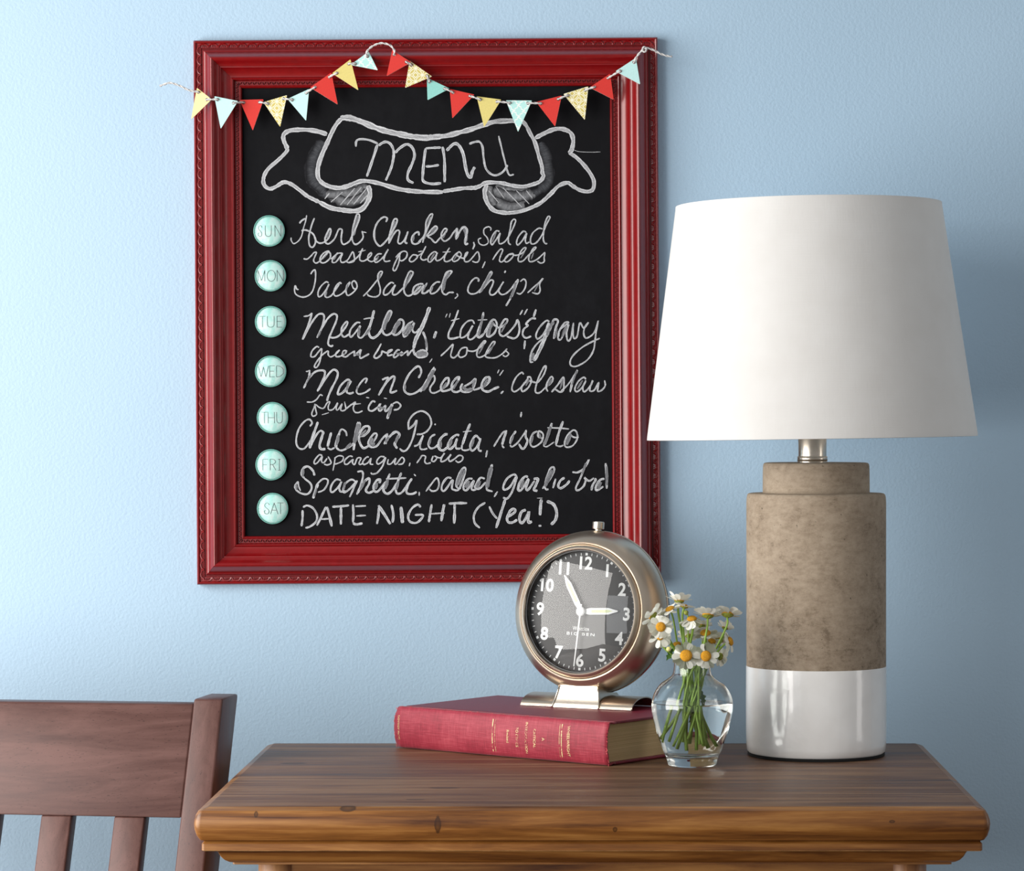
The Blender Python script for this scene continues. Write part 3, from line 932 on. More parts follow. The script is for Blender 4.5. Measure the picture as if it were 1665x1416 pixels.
chalk('chalk_lettering', [
    (*K_, '''22: 235 230, 260 190, 230 152, 180 170, 120 240, 87 330, 82 420, 110 475, 160 485, 200 450, 250 380; 32: 325 180, 290 280, 250 390, 233 478; 24: 240 460, 300 340, 350 282, 390 295; 32: 390 290, 370 350, 345 440, 360 485, 410 485;
 34: 475 300, 448 400, 435 460; 22: 435 470, 470 490, 515 470; 22: 650 340, 640 292, 595 262, 560 310; 34: 570 300, 532 410, 530 470; 24: 530 470, 580 502, 650 480, 720 430, 760 360;
 30: 780 180, 752 290, 740 400, 727 498; 30: 785 185, 800 205, 790 260, 760 340; 30: 770 350, 840 242, 900 232, 900 280, 850 330, 790 350, 800 420, 840 475, 900 450;
 24: 890 450, 960 390, 990 322, 960 312, 912 370, 892 430, 930 465, 990 450, 1050 370, 1110 312; 28: 1110 310, 1100 370, 1090 430; 32: 1070 430, 1130 350, 1200 292, 1245 320, 1220 380, 1192 430, 1220 480;
 24: 1340 265, 1400 220, 1440 162, 1420 270, 1390 380, 1340 480, 1290 510, 1247 480; 22: 1345 260, 1352 170, 1410 90, 1500 57, 1580 110, 1605 200, 1560 280, 1500 315, 1440 320; 22: 1410 455, 1460 430, 1515 330, 1482 420, 1482 480, 1520 490, 1560 478; 22: 1640 205, 1656 210;
 24: 1650 320, 1600 350, 1572 430, 1592 475, 1640 470, 1690 430'''),
    (*L_, '''30: 185 310, 160 307, 112 350, 84 420, 100 468, 140 480, 190 440; 28: 310 320, 280 312, 220 360, 187 430, 210 468, 260 420, 290 350; 24: 290 350, 272 410, 282 460, 330 458; 32: 430 190, 385 300, 345 420; 20: 340 420, 342 470, 380 480, 420 470; 16: 350 280, 445 270;
 26: 540 370, 490 322, 442 390, 432 460, 460 482, 510 430, 545 350; 24: 545 350, 520 440, 525 480, 555 488; 26: 615 480, 600 555;
 22: 685 440, 740 350, 790 282, 830 270; 32: 820 275, 795 350, 775 420; 20: 775 425, 790 448, 800 445; 28: 925 270, 880 340, 862 410; 20: 862 420, 882 442, 940 400, 1000 320, 1040 260; 26: 1035 260, 1030 330, 1050 380, 1020 450, 990 460, 955 410;
 22: 1160 272, 1110 300, 1080 370, 1090 430, 1130 440, 1200 390, 1220 310, 1175 272, 1165 330, 1210 350; 32: 1315 185, 1270 320, 1225 425; 16: 1220 430, 1260 440, 1340 390; 30: 1435 165, 1390 290, 1357 420; 18: 1355 425, 1400 438, 1440 425; 18: 1265 235, 1400 240, 1500 250;
 20: 1540 260, 1482 320, 1452 400, 1470 445, 1540 430, 1590 350, 1580 280, 1545 262, 1510 300, 1550 338, 1605 340; 26: 985 65, 977 120''')],
    M_CHALK, label='chalk writing: Chicken Piccata, risotto')
chalk('chalk_lettering', [
    (*K_, '''20: 375 560, 340 552, 290 610, 285 650, 320 640, 375 568, 365 620, 390 640, 430 590; 20: 440 570, 470 622, 470 650, 430 665, 395 655; 18: 520 580, 510 650, 495 730; 18: 510 590, 560 562, 610 572, 600 620, 540 650, 510 655;
 20: 720 572, 680 567, 630 610, 627 650, 660 655, 720 602, 715 640, 740 660, 770 590, 810 590, 790 640, 800 660, 840 640; 20: 900 575, 870 580, 832 630, 842 660, 890 640, 925 590, 915 650, 950 660; 20: 1080 575, 1030 572, 990 620, 1002 655, 1050 630, 1090 582, 1070 640, 1040 700, 990 755;
 20: 1120 600, 1112 650, 1150 652, 1205 590, 1190 640, 1210 655, 1270 580, 1300 610, 1280 650, 1230 660; 20: 1365 640, 1355 680;
 20: 1440 645, 1480 590, 1502 560, 1540 570, 1530 620, 1550 650, 1600 640'''),
    (*L_, '''20: 30 540, 12 590, 40 600, 70 560, 40 540; 20: 60 552, 110 560, 152 510, 125 550, 112 600, 160 590, 222 525, 197 570, 212 600, 260 572, 310 535, 350 550, 340 590, 300 610, 270 590'''),
    (*N_, '20: 985 55, 970 90, 920 150, 870 165, 850 150')],
    M_CHALK, ws=0.9, label='small chalk writing: asparagus, rolls')
chalk('chalk_lettering', [
    (*N_, '''26: 265 180, 250 132, 200 87, 150 102, 130 160, 160 210; 22: 160 210, 220 260, 235 310, 210 360, 170 375, 100 352, 60 300, 80 260, 95 242; 16: 95 240, 100 290, 120 340;
 32: 300 260, 272 350, 250 418; 20: 290 270, 350 217, 400 222, 400 270, 360 330, 300 355; 22: 540 230, 490 222, 442 280, 432 340, 460 350, 520 290, 545 242, 522 310, 540 348, 590 340; 22: 690 240, 650 222, 590 260, 562 330, 580 355, 640 310, 705 235, 690 270, 660 340, 630 405;
 22: 710 140, 760 137, 770 190, 745 280, 705 378; 26: 710 370, 770 262, 830 207, 835 260, 800 330, 830 360, 880 340; 26: 940 260, 950 222, 910 232, 880 290, 890 342, 930 340, 1010 240; 28: 1050 160, 1010 260, 982 330, 1020 370, 1070 340, 1130 250; 26: 1170 150, 1130 250, 1112 340, 1140 370, 1190 340, 1270 220; 22: 1010 215, 1120 210, 1220 205;
 26: 1280 210, 1242 270, 1222 340, 1240 370, 1290 370, 1330 350; 16: 1300 165, 1320 185; 18: 1355 350, 1355 390; 20: 1425 345, 1480 270, 1540 205, 1562 270, 1540 330, 1490 342, 1460 320'''),
    (*O_, '''20: 190 235, 150 232, 107 290, 102 340, 130 345, 200 250, 192 320, 212 340, 260 330, 315 170, 300 140, 262 190, 232 280, 242 320, 275 326; 20: 380 240, 340 242, 302 290, 300 335, 330 340, 392 255, 370 330, 400 340, 440 310;
 20: 490 240, 450 232, 412 290, 402 320, 440 330, 500 270; 30: 555 110, 535 200, 505 300; 20: 505 300, 512 340, 560 355; 18: 605 355, 575 405;
 22: 780 220, 750 202, 690 240, 657 310, 670 340, 720 310, 775 220, 760 290, 730 370, 690 420, 655 410; 24: 880 225, 850 222, 802 280, 792 340, 820 340, 885 240, 862 320, 880 340, 940 260; 26: 930 242, 970 242, 950 300, 932 340, 965 350;
 20: 1010 330, 1060 270, 1112 180, 1110 137, 1080 150, 1052 220, 1032 300, 1042 335, 1065 335; 26: 1130 240, 1105 325; 24: 1210 230, 1170 260, 1152 310, 1180 325, 1230 290, 1255 257;
 20: 1280 180, 1330 182, 1390 142, 1430 67, 1390 140, 1350 240, 1312 320, 1330 345, 1380 310, 1400 252, 1390 230, 1430 260, 1475 232; 24: 1480 240, 1490 252, 1462 300, 1452 345; 22: 1570 240, 1530 252, 1492 310, 1500 345, 1560 310; 26: 1580 100, 1590 220, 1590 330''')],
    M_CHALK, label='chalk writing: Spaghetti, salad, garlic brd')
chalk('chalk_lettering', [
    (*N_, '''26: 140 540, 140 620, 130 708; 24: 145 510, 190 492, 250 520, 290 590, 280 660, 220 710, 170 725; 28: 385 505, 340 600, 290 700; 30: 395 505, 420 600, 445 710; 20: 330 635, 420 630; 26: 450 505, 540 500, 625 490; 30: 540 510, 540 600, 540 690;
 26: 665 480, 670 580, 665 670; 26: 690 500, 800 495; 22: 700 600, 800 595; 28: 665 675, 700 688, 765 678; 28: 935 510, 930 600, 915 685; 34: 930 490, 990 580, 1055 685; 28: 1065 485, 1085 580, 1078 670; 42: 1165 505, 1175 600, 1182 675;
 26: 1370 510, 1340 482, 1280 520, 1240 600, 1260 660, 1330 670, 1385 620, 1388 590, 1310 590; 28: 1485 480, 1470 570, 1455 665; 34: 1615 480, 1600 560, 1585 655; 18: 1455 580, 1620 570'''),
    (*O_, '''26: 165 465, 250 460, 330 460; 28: 218 470, 217 560, 213 645; 22: 495 455, 430 500, 392 570, 400 640, 445 685; 22: 530 490, 560 550, 600 600; 28: 675 425, 645 520, 592 685;
 26: 690 590, 760 542, 755 512, 720 530, 692 590, 700 630, 740 635, 782 610; 30: 860 520, 820 542, 802 610, 830 638, 880 560, 888 535, 880 600, 890 635, 915 625; 32: 1000 425, 992 500, 988 570; 26: 975 665, 1000 665; 8: 960 415, 1010 415; 32: 1050 442, 1110 472, 1138 540, 1128 610, 1088 655''')],
    M_CHALK, label='chalk writing: DATE NIGHT (Yea!)')

chalk('chalk_smear', [
    (*C_, '48: 890 160, 855 280, 825 400; 34: 535 350, 500 430; 44: 1345 225, 1310 330, 1275 460; 26: 1090 300, 1095 440; 24: 1575 400, 1565 470; 22: 520 610, 450 690; 22: 620 640, 590 700; 22: 1140 650, 1110 710; 22: 1240 590, 1215 650'),
    (*D_, '34: 155 170, 115 300, 75 440; 34: 215 300, 150 400; 34: 340 340, 305 430; 44: 565 310, 590 400, 585 480; 34: 470 340, 460 430; 22: 960 360, 910 480; 22: 200 620, 150 700; 20: 490 620, 440 700; 20: 1420 610, 1390 690; 20: 1310 600, 1260 680'),
    (*E_, '26: 1540 110, 1490 220, 1455 300; 24: 1165 110, 1140 190; 24: 500 320, 490 390; 22: 760 240, 745 320; 30: 1640 260, 1590 330'),
    (*F_, '42: 385 95, 330 190, 305 320; 30: 90 250, 60 330; 34: 890 110, 830 220, 770 340; 26: 180 260, 160 330; 34: 1200 220, 1170 330, 1130 420; 22: 1480 240, 1430 330'),
    (*G_, '42: 1065 130, 1010 270, 1000 320; 52: 1180 220, 1130 300, 1110 360; 80: 1310 260, 1265 330, 1235 380; 34: 720 290, 720 390; 30: 290 330, 255 400; 38: 850 300, 790 380; 34: 1475 420, 1480 520; 60: 1370 600, 1430 590, 1480 590; 22: 560 580, 550 610; 26: 660 590, 740 610; 26: 1140 590, 1220 590'),
    (*H_, '34: 585 190, 555 250, 540 320; 24: 490 130, 465 250, 450 320; 22: 710 190, 660 290; 34: 1150 190, 1110 250, 1090 320; 26: 1180 250, 1160 340; 34: 1270 230, 1230 330; 34: 960 480, 950 550; 20: 500 400, 450 490; 20: 590 400, 540 490'),
    (*I_, '48: 1560 150, 1500 280, 1440 380; 26: 1240 310, 1240 370; 24: 700 330, 700 380; 22: 180 190, 120 310; 26: 600 280, 580 380; 30: 930 570, 1010 580; 40: 1085 560, 1050 680'),
    (*J_, '26: 150 240, 110 300; 26: 255 220, 215 300; 36: 300 280, 340 310, 390 300; 24: 415 220, 390 280; 30: 530 210, 490 290; 22: 920 210, 890 270; 20: 1130 210, 1090 280; 22: 1235 210, 1210 300; 26: 1365 130, 1320 260; 22: 1420 220, 1370 300'),
    (*K_, '50: 785 200, 760 300, 735 420; 34: 870 270, 800 340; 46: 940 360, 920 420, 970 430; 40: 1120 350, 1090 410; 44: 1230 330, 1200 420; 40: 560 330, 535 440; 40: 700 420, 640 480; 30: 1600 370, 1580 440'),
    (*L_, '36: 110 380, 110 450; 34: 230 360, 205 440; 34: 470 360, 445 440; 30: 900 310, 870 400; 34: 1110 320, 1090 400; 40: 1300 220, 1260 350, 1230 420; 44: 1520 300, 1475 420; 30: 1180 300, 1190 350'),
    (*N_, '38: 150 110, 140 190; 26: 75 270, 80 330; 40: 915 250, 900 320; 46: 1030 220, 1000 320; 36: 1140 240, 1115 330; 34: 790 230, 740 330; 26: 290 310, 260 400; 30: 580 250, 570 330'),
    (*O_, '44: 300 160, 260 240, 240 300; 36: 350 260, 315 320; 40: 450 260, 415 320; 44: 550 130, 525 240, 510 320; 40: 1095 160, 1060 240, 1035 310; 26: 1400 100, 1370 200; 34: 840 250, 810 320; 36: 1540 270, 1510 330; 34: 1590 130, 1592 300')],
    M_SMEAR, base=0.00006, label='grey chalk dust rubbed between the letter strokes')['kind'] = 'stuff'

# ------------------------------------------------------------------ day magnets
SEG = {
    'S': [[(0.95, 0.82), (0.82, 0.96), (0.5, 1.0), (0.2, 0.92), (0.08, 0.76), (0.25, 0.61), (0.65, 0.47), (0.92, 0.28), (0.82, 0.08), (0.5, 0.0), (0.15, 0.06), (0.0, 0.2), (0.1, 0.32), (0.3, 0.30)]],
    'U': [[(0, 1), (0, 0.35), (0.1, 0.1), (0.5, 0), (0.9, 0.1), (1, 0.35), (1, 1)]],
    'N': [[(0, 0), (0, 1)], [(0, 1), (1, 0)], [(1, 0), (1, 1)]],
    'M': [[(0, 0), (0, 1)], [(0, 1), (0.5, 0.05)], [(0.5, 0.05), (1, 1)], [(1, 1), (1, 0)]],
    'O': [[(0.5 + 0.5 * math.cos(a * PI / 8), 0.5 + 0.5 * math.sin(a * PI / 8)) for a in range(17)]],
    'T': [[(0, 1), (1, 1)], [(0.5, 1), (0.5, 0)]],
    'E': [[(1, 1), (0, 1)], [(0, 1), (0, 0)], [(0, 0), (1, 0)], [(0, 0.52), (0.85, 0.52)]],
    'W': [[(0, 1), (0.27, 0)], [(0.27, 0), (0.5, 0.9)], [(0.5, 0.9), (0.73, 0)], [(0.73, 0), (1, 1)]],
    'D': [[(0, 0), (0, 1)], [(0, 1), (0.5, 0.95), (0.95, 0.72), (1, 0.5), (0.95, 0.28), (0.5, 0.05), (0, 0)]],
    'H': [[(0, 0), (0, 1)], [(1, 0), (1, 1)], [(0, 0.5), (1, 0.5)]],
    'F': [[(0, 0), (0, 1)], [(0, 1), (1, 1)], [(0, 0.5), (0.8, 0.5)]],
    'R': [[(0, 0), (0, 1)], [(0, 1), (0.6, 0.98), (0.95, 0.78), (0.6, 0.55), (0, 0.52)], [(0.4, 0.53), (1, 0)]],
    'I': [[(0.5, 0), (0.5, 1)], [(0.2, 1), (0.8, 1)], [(0.2, 0), (0.8, 0)]],
    'A': [[(0, 0), (0.5, 1)], [(0.5, 1), (1, 0)], [(0.2, 0.35), (0.8, 0.35)]],
}
days = [('SUN', 438.1, 375.8, [(-19.5, 7), (-7, 10.5), (10, 10.5)]),
        ('MON', 440.2, 448.6, [(-22, 12), (-6, 14.5), (11.5, 11)]),
        ('TUE', 440.6, 523.2, [(-20, 11), (-6, 12), (11, 9)]),
        ('WED', 440.7, 603.8, [(-22, 18), (-2, 9), (10, 12)]),
        ('THU', 443.7, 679.0, [(-20, 11), (-8, 11), (7, 10)]),
        ('FRI', 441.5, 755.5, [(-15, 9), (-2, 10), (10, 8)]),
        ('SAT', 443.9, 826.5, [(-15, 9), (-4, 13), (8, 11)])]
place = ['topmost of the column', 'second from the top of the column', 'third from the top of the column', 'fourth from the top of the column',
         'third from the bottom of the column', 'second from the bottom of the column', 'lowest of the column']
for (word, mx, my, lay), where in zip(days, place):
    D0 = DW - HB - 0.003
    c = MB @ L(mx, my, HB + 0.0003)
    mg = thing('fridge_magnet', 'round aqua domed magnet reading %s, %s' % (word, where), 'magnet', c, (0, ROT, 0), 'weekday magnets on the chalkboard')
    rr = 25.4 * 0.7053e-3
    MF = Matrix.Rotation(R(90), 4, 'X')     # local z of the lathe -> -y
    bm = bmesh.new()
    lathe(bm, [(0, 0), (rr * 0.96, 0), (rr * 0.96, 0.0020), (0, 0.0020)], 40, MF)
    obj('magnet_base', bm, M_MAGNET, mg)
    bm = bmesh.new()
    lathe(bm, [(0, 0.0020), (rr * 0.95, 0.0020), (rr * 0.95, 0.0026), (0, 0.0026)], 40, MF)
    obj('printed_disc', bm, M_AQUA, mg)
    bm = bmesh.new()
    lathe(bm, [(rr * 0.955, 0.0016), (rr, 0.0018), (rr * 1.0, 0.0040), (rr * 0.975, 0.0046), (rr * 0.955, 0.0040)], 40, MF, closed=True)
    obj('rim', bm, M_AQUARIM, mg, smooth=True)
    bm = bmesh.new()
    dome = [(rr * 0.98, 0.0040)]
    for k in range(1, 11):
        a = k / 10 * PI / 2
        dome.append((rr * 0.98 * math.cos(a), 0.0040 + 0.0042 * math.sin(a)))
    dome[-1] = (0, 0.0082)
    lathe(bm, dome, 40, MF)
    obj('dome', bm, M_DOMEGL, mg, smooth=True)
    bm = bmesh.new()
    s = 0.7053e-3
    for ch, (x0, wd) in zip(word, lay):
        for st in SEG[ch]:
            pts = [((x0 + u * wd) * s * 0.93, -0.0028, (-9 + v_ * 18) * s) for u, v_ in st]
            if len(pts) > 2:
                pts = spline(pts, 3)
            tube(bm, pts, 0.00030, 4)
    obj('printed_letters', bm, M_INK, mg)['label'] = 'thin grey letters ' + word

# ------------------------------------------------------------------ bunting
b1 = lambda x, y: (240 + x / 3.784, 40 + y / 3.784)
b2 = lambda x, y: (660 + x / 3.6196, 40 + y / 3.6196)
flags = [
    (b1(303, 388), b1(395, 460), b1(267, 584), C_PALE, None, 0.0362),
    (b1(410, 440), b1(556, 470), b1(450, 642), C_AQUA, None, 0.0362),
    (b1(565, 463), b1(714, 460), b1(647, 652), C_RED, None, 0.0262),
    (b1(712, 477), b1(858, 434), b1(815, 630), C_CIRC, 'pale gold pennant with interlocking circles', 0.0262),
    (b1(860, 457), b1(994, 396), b1(975, 592), C_AQUA, None, 0.0262),
    (b1(1000, 387), b1(1130, 294), b1(1170, 492), C_RED, None, 0.0300),
    (b1(1135, 300), b1(1248, 213), b1(1297, 404), C_YEL, None, 0.0362),
    (b1(1248, 248), b1(1360, 166), b1(1417, 281), C_QUAT, 'aqua pennant with a white quatrefoil lattice', 0.0362),
    (b1(1505, 156), b1(1622, 232), b1(1470, 317), C_RED, None, 0.0362),
    ((666, 98.5), b2(154, 305), b1(1584, 390), C_CIRC, 'gold pennant with interlocking circles', 0.0330),
    (b2(123, 312), b2(257, 376), b2(127, 445), C_TEAL, None, 0.0280),
    (b2(257, 378), b2(404, 412), b2(273, 552), C_RED, None, 0.0262),
    (b2(416, 422), b2(562, 441), b2(460, 604), C_YEL, None, 0.0262),
    (b2(588, 445), b2(742, 447), b2(660, 632), C_QUAT, 'aqua pennant with a white quatrefoil lattice', 0.0262),
    (b2(766, 455), b2(917, 418), b2(878, 600), C_RED, None, 0.0262),
    (b2(926, 408), b2(1074, 363), b2(1053, 562), C_CIRC, 'pale gold pennant with interlocking circles', 0.0262),
    (b2(1081, 370), b2(1202, 288), b2(1223, 442), C_RED, None, 0.0300),
    (b2(1233, 275), b2(1354, 195), b2(1379, 352), C_AQUA, None, 0.0362),
]
bunt = thing('bunting_garland', 'pennant bunting of red, aqua and yellow card strung on twine across the red frame', 'bunting',
             (fc.x, 0, fc.z))
BI = Matrix.Translation((-fc.x, 0, -fc.z))
string = []
TH = 0.0011


def rim_pt(px, py, h):
    return BI @ P(px, py, DW - h)


hl = [rim_pt(*b1(75, 378), 0.040), rim_pt(*b1(100, 368), 0.041), rim_pt(*b1(140, 358), 0.041), rim_pt(*b1(200, 377), 0.040), rim_pt(*b1(250, 402), 0.039)]
string += hl
for i, (p0, p1, p2, mat, lab, h) in enumerate(flags):
    V = [rim_pt(p[0], p[1], h) for p in (p0, p1, p2)]
    c = (V[0] + V[1] + V[2]) / 3
    # hole centres near the two upper corners, along the bisector
    holes = []
    for k in (0, 1):
        q = V[k]
        o1 = V[1 - k]
        d = ((o1 - q).normalized() + (V[2] - q).normalized()).normalized()
        holes.append(q + d * 0.0056)
    bm = bmesh.new()
    edges = []

    def loop(pts):
        vs = [bm.verts.new((p.x - c.x, 0, p.z - c.z)) for p in pts]
        for a, b in zip(vs, vs[1:] + vs[:1]):
            edges.append(bm.edges.new((a, b)))
    rc = []
    for k in range(3):
        q, a, b = V[k], V[(k + 1) % 3], V[(k - 1) % 3]
        rc += [q + (b - q).normalized() * 0.0009, q + ((a - q).normalized() + (b - q).normalized()) * 0.00035, q + (a - q).normalized() * 0.0009]
    loop(rc)
    for hcn in holes:
        loop([hcn + Vector((math.cos(a), 0, math.sin(a))) * 0.0019 for a in [2 * PI * j / 12 for j in range(12)]])
    bmesh.ops.triangle_fill(bm, use_beauty=True, use_dissolve=False, edges=edges)
    for f in bm.faces:
        f.normal_update()
        if f.normal.y > 0:
            f.normal_flip()
    front = bm.faces[:]
    ret = bmesh.ops.duplicate(bm, geom=bm.verts[:] + bm.edges[:] + front)
    back = [g for g in ret['geom'] if isinstance(g, bmesh.types.BMFace)]
    bv = [g for g in ret['geom'] if isinstance(g, bmesh.types.BMVert)]
    for vv in bv:
        vv.co.y += TH
    for f in back:
        f.normal_flip()
        f.material_index = 1
    eb = [e for e in bm.edges if len(e.link_faces) == 1]
    br = bmesh.ops.bridge_loops(bm, edges=[]) if False else None
    vm = ret['vert_map']
    done = set()
    fronte = [e for e in eb if e.verts[0] not in bv]
    for e in fronte:
        a, b = e.verts
        try:
            f = bm.faces.new((a, b, vm[b], vm[a]))
            f.material_index = 1
        except Exception:
            pass
    bmesh.ops.recalc_face_normals(bm, faces=bm.faces[:])
    o = obj('pennant', bm, [mat, M_CREAM], bunt, loc=c)
    # a slight turn so that the pennants catch the light differently
    o.rotation_euler = (R(random.uniform(-2.0, 2.0)), 0, R(random.uniform(-2.5, 2.5)))
    if lab:
        o['label'] = lab
    y = -h
    e = 0.0016
    A, B = holes
    if i == 8:
        arc = [b1(1345, 178), b1(1362, 150), b1(1395, 127), b1(1440, 114), b1(1490, 126), b1(1518, 158)]
        string += [rim_pt(a[0], a[1], 0.0395) for a in arc]
    string += [A + Vector((0, -e * 1.2, 0)), A + Vector((0, e, 0)), (A + B) / 2 + Vector((0, TH + e * 0.9, 0)), B + Vector((0, e, 0)), B + Vector((0, -e * 1.2, 0))]
string += [rim_pt(*b2(1352, 198), 0.0390), rim_pt(*b2(1382, 160), 0.0395), rim_pt(*b2(1410, 139), 0.041), rim_pt(*b2(1450, 147), 0.040), rim_pt(*b2(1500, 172), 0.039), rim_pt(*b2(1545, 186), 0.038), rim_pt(*b2(1572, 188), 0.038)]
path = spline(string, 6)
# resample evenly
rs = [path[0]]
step = 0.0012
for p in path[1:]:
    while (p - rs[-1]).length > step:
        rs.append(rs[-1] + (p - rs[-1]).normalized() * step)
bm = bmesh.new()
for ph in (0, PI):
    pts = []
    for i, p in enumerate(rs):
        t_ = (rs[min(i + 1, len(rs) - 1)] - rs[max(i - 1, 0)]).normalized()
        u = t_.cross(Vector((0.1, 1, 0.05))).normalized()
        v_ = t_.cross(u)
        a = i * step / 0.0125 * 2 * PI + ph
        pts.append(p + (u * math.cos(a) + v_ * math.sin(a)) * 0.00060)
    tube(bm, pts, 0.00080, 5)
bmesh.ops.recalc_face_normals(bm, faces=bm.faces[:])
obj('twine', bm, M_TWINE, bunt, smooth=True)
# the knot at the right corner and the frayed left end
bm = bmesh.new()
kc = rim_pt(*b2(1404, 146), 0.0412)
kn = []
for i in range(40):
    a = i / 39 * 4 * PI
    kn.append(kc + Vector((0.0022 * math.cos(a), -0.0015 * math.cos(2.3 * a), 0.0028 * math.sin(a * 1.0))))
tube(bm, kn, 0.0011, 5)
obj('knot', bm, M_TWINE, bunt, smooth=True)

# ================================================================== side table
tb = thing('side_table', 'stained pine side table with a rounded moulded edge under the lamp and book', 'table', (-0.0155, -0.40, 0))
OFF = -Vector(tb.location)
X0, X1, Y0, Y1 = -0.383, 0.352, -0.683, -0.118


def rr_ring(bm, e, z, rad=0.007, seg=4):
    """rounded rectangle ring, e = outward offset from the widest line (negative = in)"""
    x0, x1, y0, y1 = X0 - e, X1 + e, Y0 - e, Y1 + e
    r = max(rad + e * 0.6, 0.002)
    pts = []
    for cx, cy, a0 in ((x1 - r, y1 - r, 0), (x0 + r, y1 - r, 90), (x0 + r, y0 + r, 180), (x1 - r, y0 + r, 270)):
        for k in range(seg + 1):
            a = R(a0 + 90 * k / seg)
            pts.append(bm.verts.new((cx + r * math.cos(a), cy + r * math.sin(a), TT + z)))
    return pts


def loft(bm, prof, **kw):
    rings = [rr_ring(bm, e, z, **kw) for e, z in prof]
    n = len(rings[0])
    bm.faces.new(rings[0])
    bm.faces.new(rings[-1][::-1])
    for a, b in zip(rings, rings[1:]):
        for k in range(n):
            bm.faces.new((a[k], b[k], b[(k + 1) % n], a[(k + 1) % n]))
    bmesh.ops.recalc_face_normals(bm, faces=bm.faces[:])


slab = [(-0.0128, 0), (-0.0120, -0.0002), (-0.0072, -0.0018), (-0.0042, -0.0030), (-0.0018, -0.0070), (-0.0004, -0.0115), (0, -0.0155), (-0.0006, -0.0205), (-0.0024, -0.0260), (-0.0052, -0.0302), (-0.0085, -0.0315)]
cuts = [Y0 - 0.01, -0.542, -0.457, -0.363, -0.250, Y1 + 0.01]
for i in range(5):
    bm = bmesh.new()
    loft(bm, slab)
    for (yy, nrm) in ((cuts[i] + 0.00022, (0, -1, 0)), (cuts[i + 1] - 0.00022, (0, 1, 0))):
        r = bmesh.ops.bisect_plane(bm, geom=bm.verts[:] + bm.edges[:] + bm.faces[:], plane_co=(0, yy, 0), plane_no=nrm, clear_outer=True)
        es = [g for g in r['geom_cut'] if isinstance(g, bmesh.types.BMEdge)]
        if es:
            bmesh.ops.edgeloop_fill(bm, edges=es)
    bmesh.ops.recalc_face_normals(bm, faces=bm.faces[:])
    for f in bm.faces:
        f.normal_update()
        if f.normal.z < 0.96:
            f.material_index = 1
    o = obj('plank', bm, [M_TOP, M_EDGE], tb, smooth=True, loc=OFF)
    o.data.set_sharp_from_angle(angle=R(30))
bm = bmesh.new()
loft(bm, [(-0.0095, -0.0312), (-0.0078, -0.0330), (-0.0070, -0.0340), (-0.0070, -0.0400), (-0.0082, -0.0408), (-0.0185, -0.0412), (-0.0205, -0.0440), (-0.0225, -0.0480), (-0.0255, -0.0515), (-0.0295, -0.0540), (-0.0325, -0.0548), (-0.0325, -0.0565), (-0.0345, -0.0570)])
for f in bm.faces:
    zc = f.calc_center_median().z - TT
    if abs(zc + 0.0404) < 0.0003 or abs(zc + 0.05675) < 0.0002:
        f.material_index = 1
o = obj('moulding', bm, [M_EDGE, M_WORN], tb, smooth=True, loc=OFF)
o.data.set_sharp_from_angle(angle=R(30))
ins = 0.052
AX0, AX1, AY0, AY1 = X0 + ins, X1 - ins, Y0 + ins, Y1 - 0.05
ZT = TT - 0.0568
for (x0, x1, y0, y1) in ((AX0 + 0.03, AX1 - 0.03, AY0 + 0.008, AY0 + 0.028), (AX0 + 0.03, AX1 - 0.03, AY1 - 0.028, AY1 - 0.008),
                         (AX0 + 0.008, AX0 + 0.028, AY0 + 0.03, AY1 - 0.03), (AX1 - 0.028, AX1 - 0.008, AY0 + 0.03, AY1 - 0.03)):
    bm = bmesh.new()
    box(bm, x0, x1, y0, y1, ZT - 0.10, ZT, 0.001, 1)
    obj('apron', bm, M_EDGE, tb, loc=OFF)
for lx in (AX0 + 0.018, AX1 - 0.018):
    for ly in (AY0 + 0.018, AY1 - 0.018):
        bm = bmesh.new()
        lathe(bm, [(0, ZT), (0.016, ZT), (0.0178, ZT - 0.004), (0.0178, ZT - 0.10), (0.0135, ZT - 0.115), (0.019, ZT - 0.135), (0.020, ZT - 0.16), (0.014, ZT - 0.19), (0.0185, ZT - 0.32), (0.016, ZT - 0.52), (0.0115, 0.06), (0.016, 0.045), (0.016, 0.02), (0.012, 0.0), (0, 0)], 24,
              Matrix.Translation((lx, ly, 0)))
        o = obj('leg', bm, M_LEG, tb, smooth=True, loc=OFF)
        o.data.set_sharp_from_angle(angle=R(40))

# ================================================================== chair
PSI, REC = R(8), R(18)
U = Vector((math.cos(PSI), -math.sin(PSI), 0))
BK = Vector((math.sin(PSI), math.cos(PSI), 0))
WU = Vector((0, 0, math.cos(REC))) + BK * math.sin(REC)
P0 = P(362, 1136.5, 3.08)
ch = thing('slat_back_chair', 'dark reddish-brown wooden slat-back chair standing left of the side table', 'chair', (P0.x - 0.25, P0.y - 0.25, 0))
COFF = -Vector(ch.location)


def cbox(name, u0, u1, d0, d1, w0, w1, mat, bev=0.0026, seg=3, vertical=False, lean=0.0):
    bm = bmesh.new()
    box(bm, u0, u1, d0, d1, w0, w1, bev, seg)
    for v_ in bm.verts:
        u, d, ww = v_.co
        if vertical:
            v_.co = Vector((P0.x, P0.y, 0)) + U * u + BK * d + Vector((0, 0, ww))
        else:
            v_.co = P0 + U * (u + lean * ww) + BK * d + WU * ww
    bmesh.ops.recalc_face_normals(bm, faces=bm.faces[:])
    o = obj(name, bm, mat, ch, smooth=True, loc=COFF)
    o.data.set_sharp_from_angle(angle=R(50))
    return o


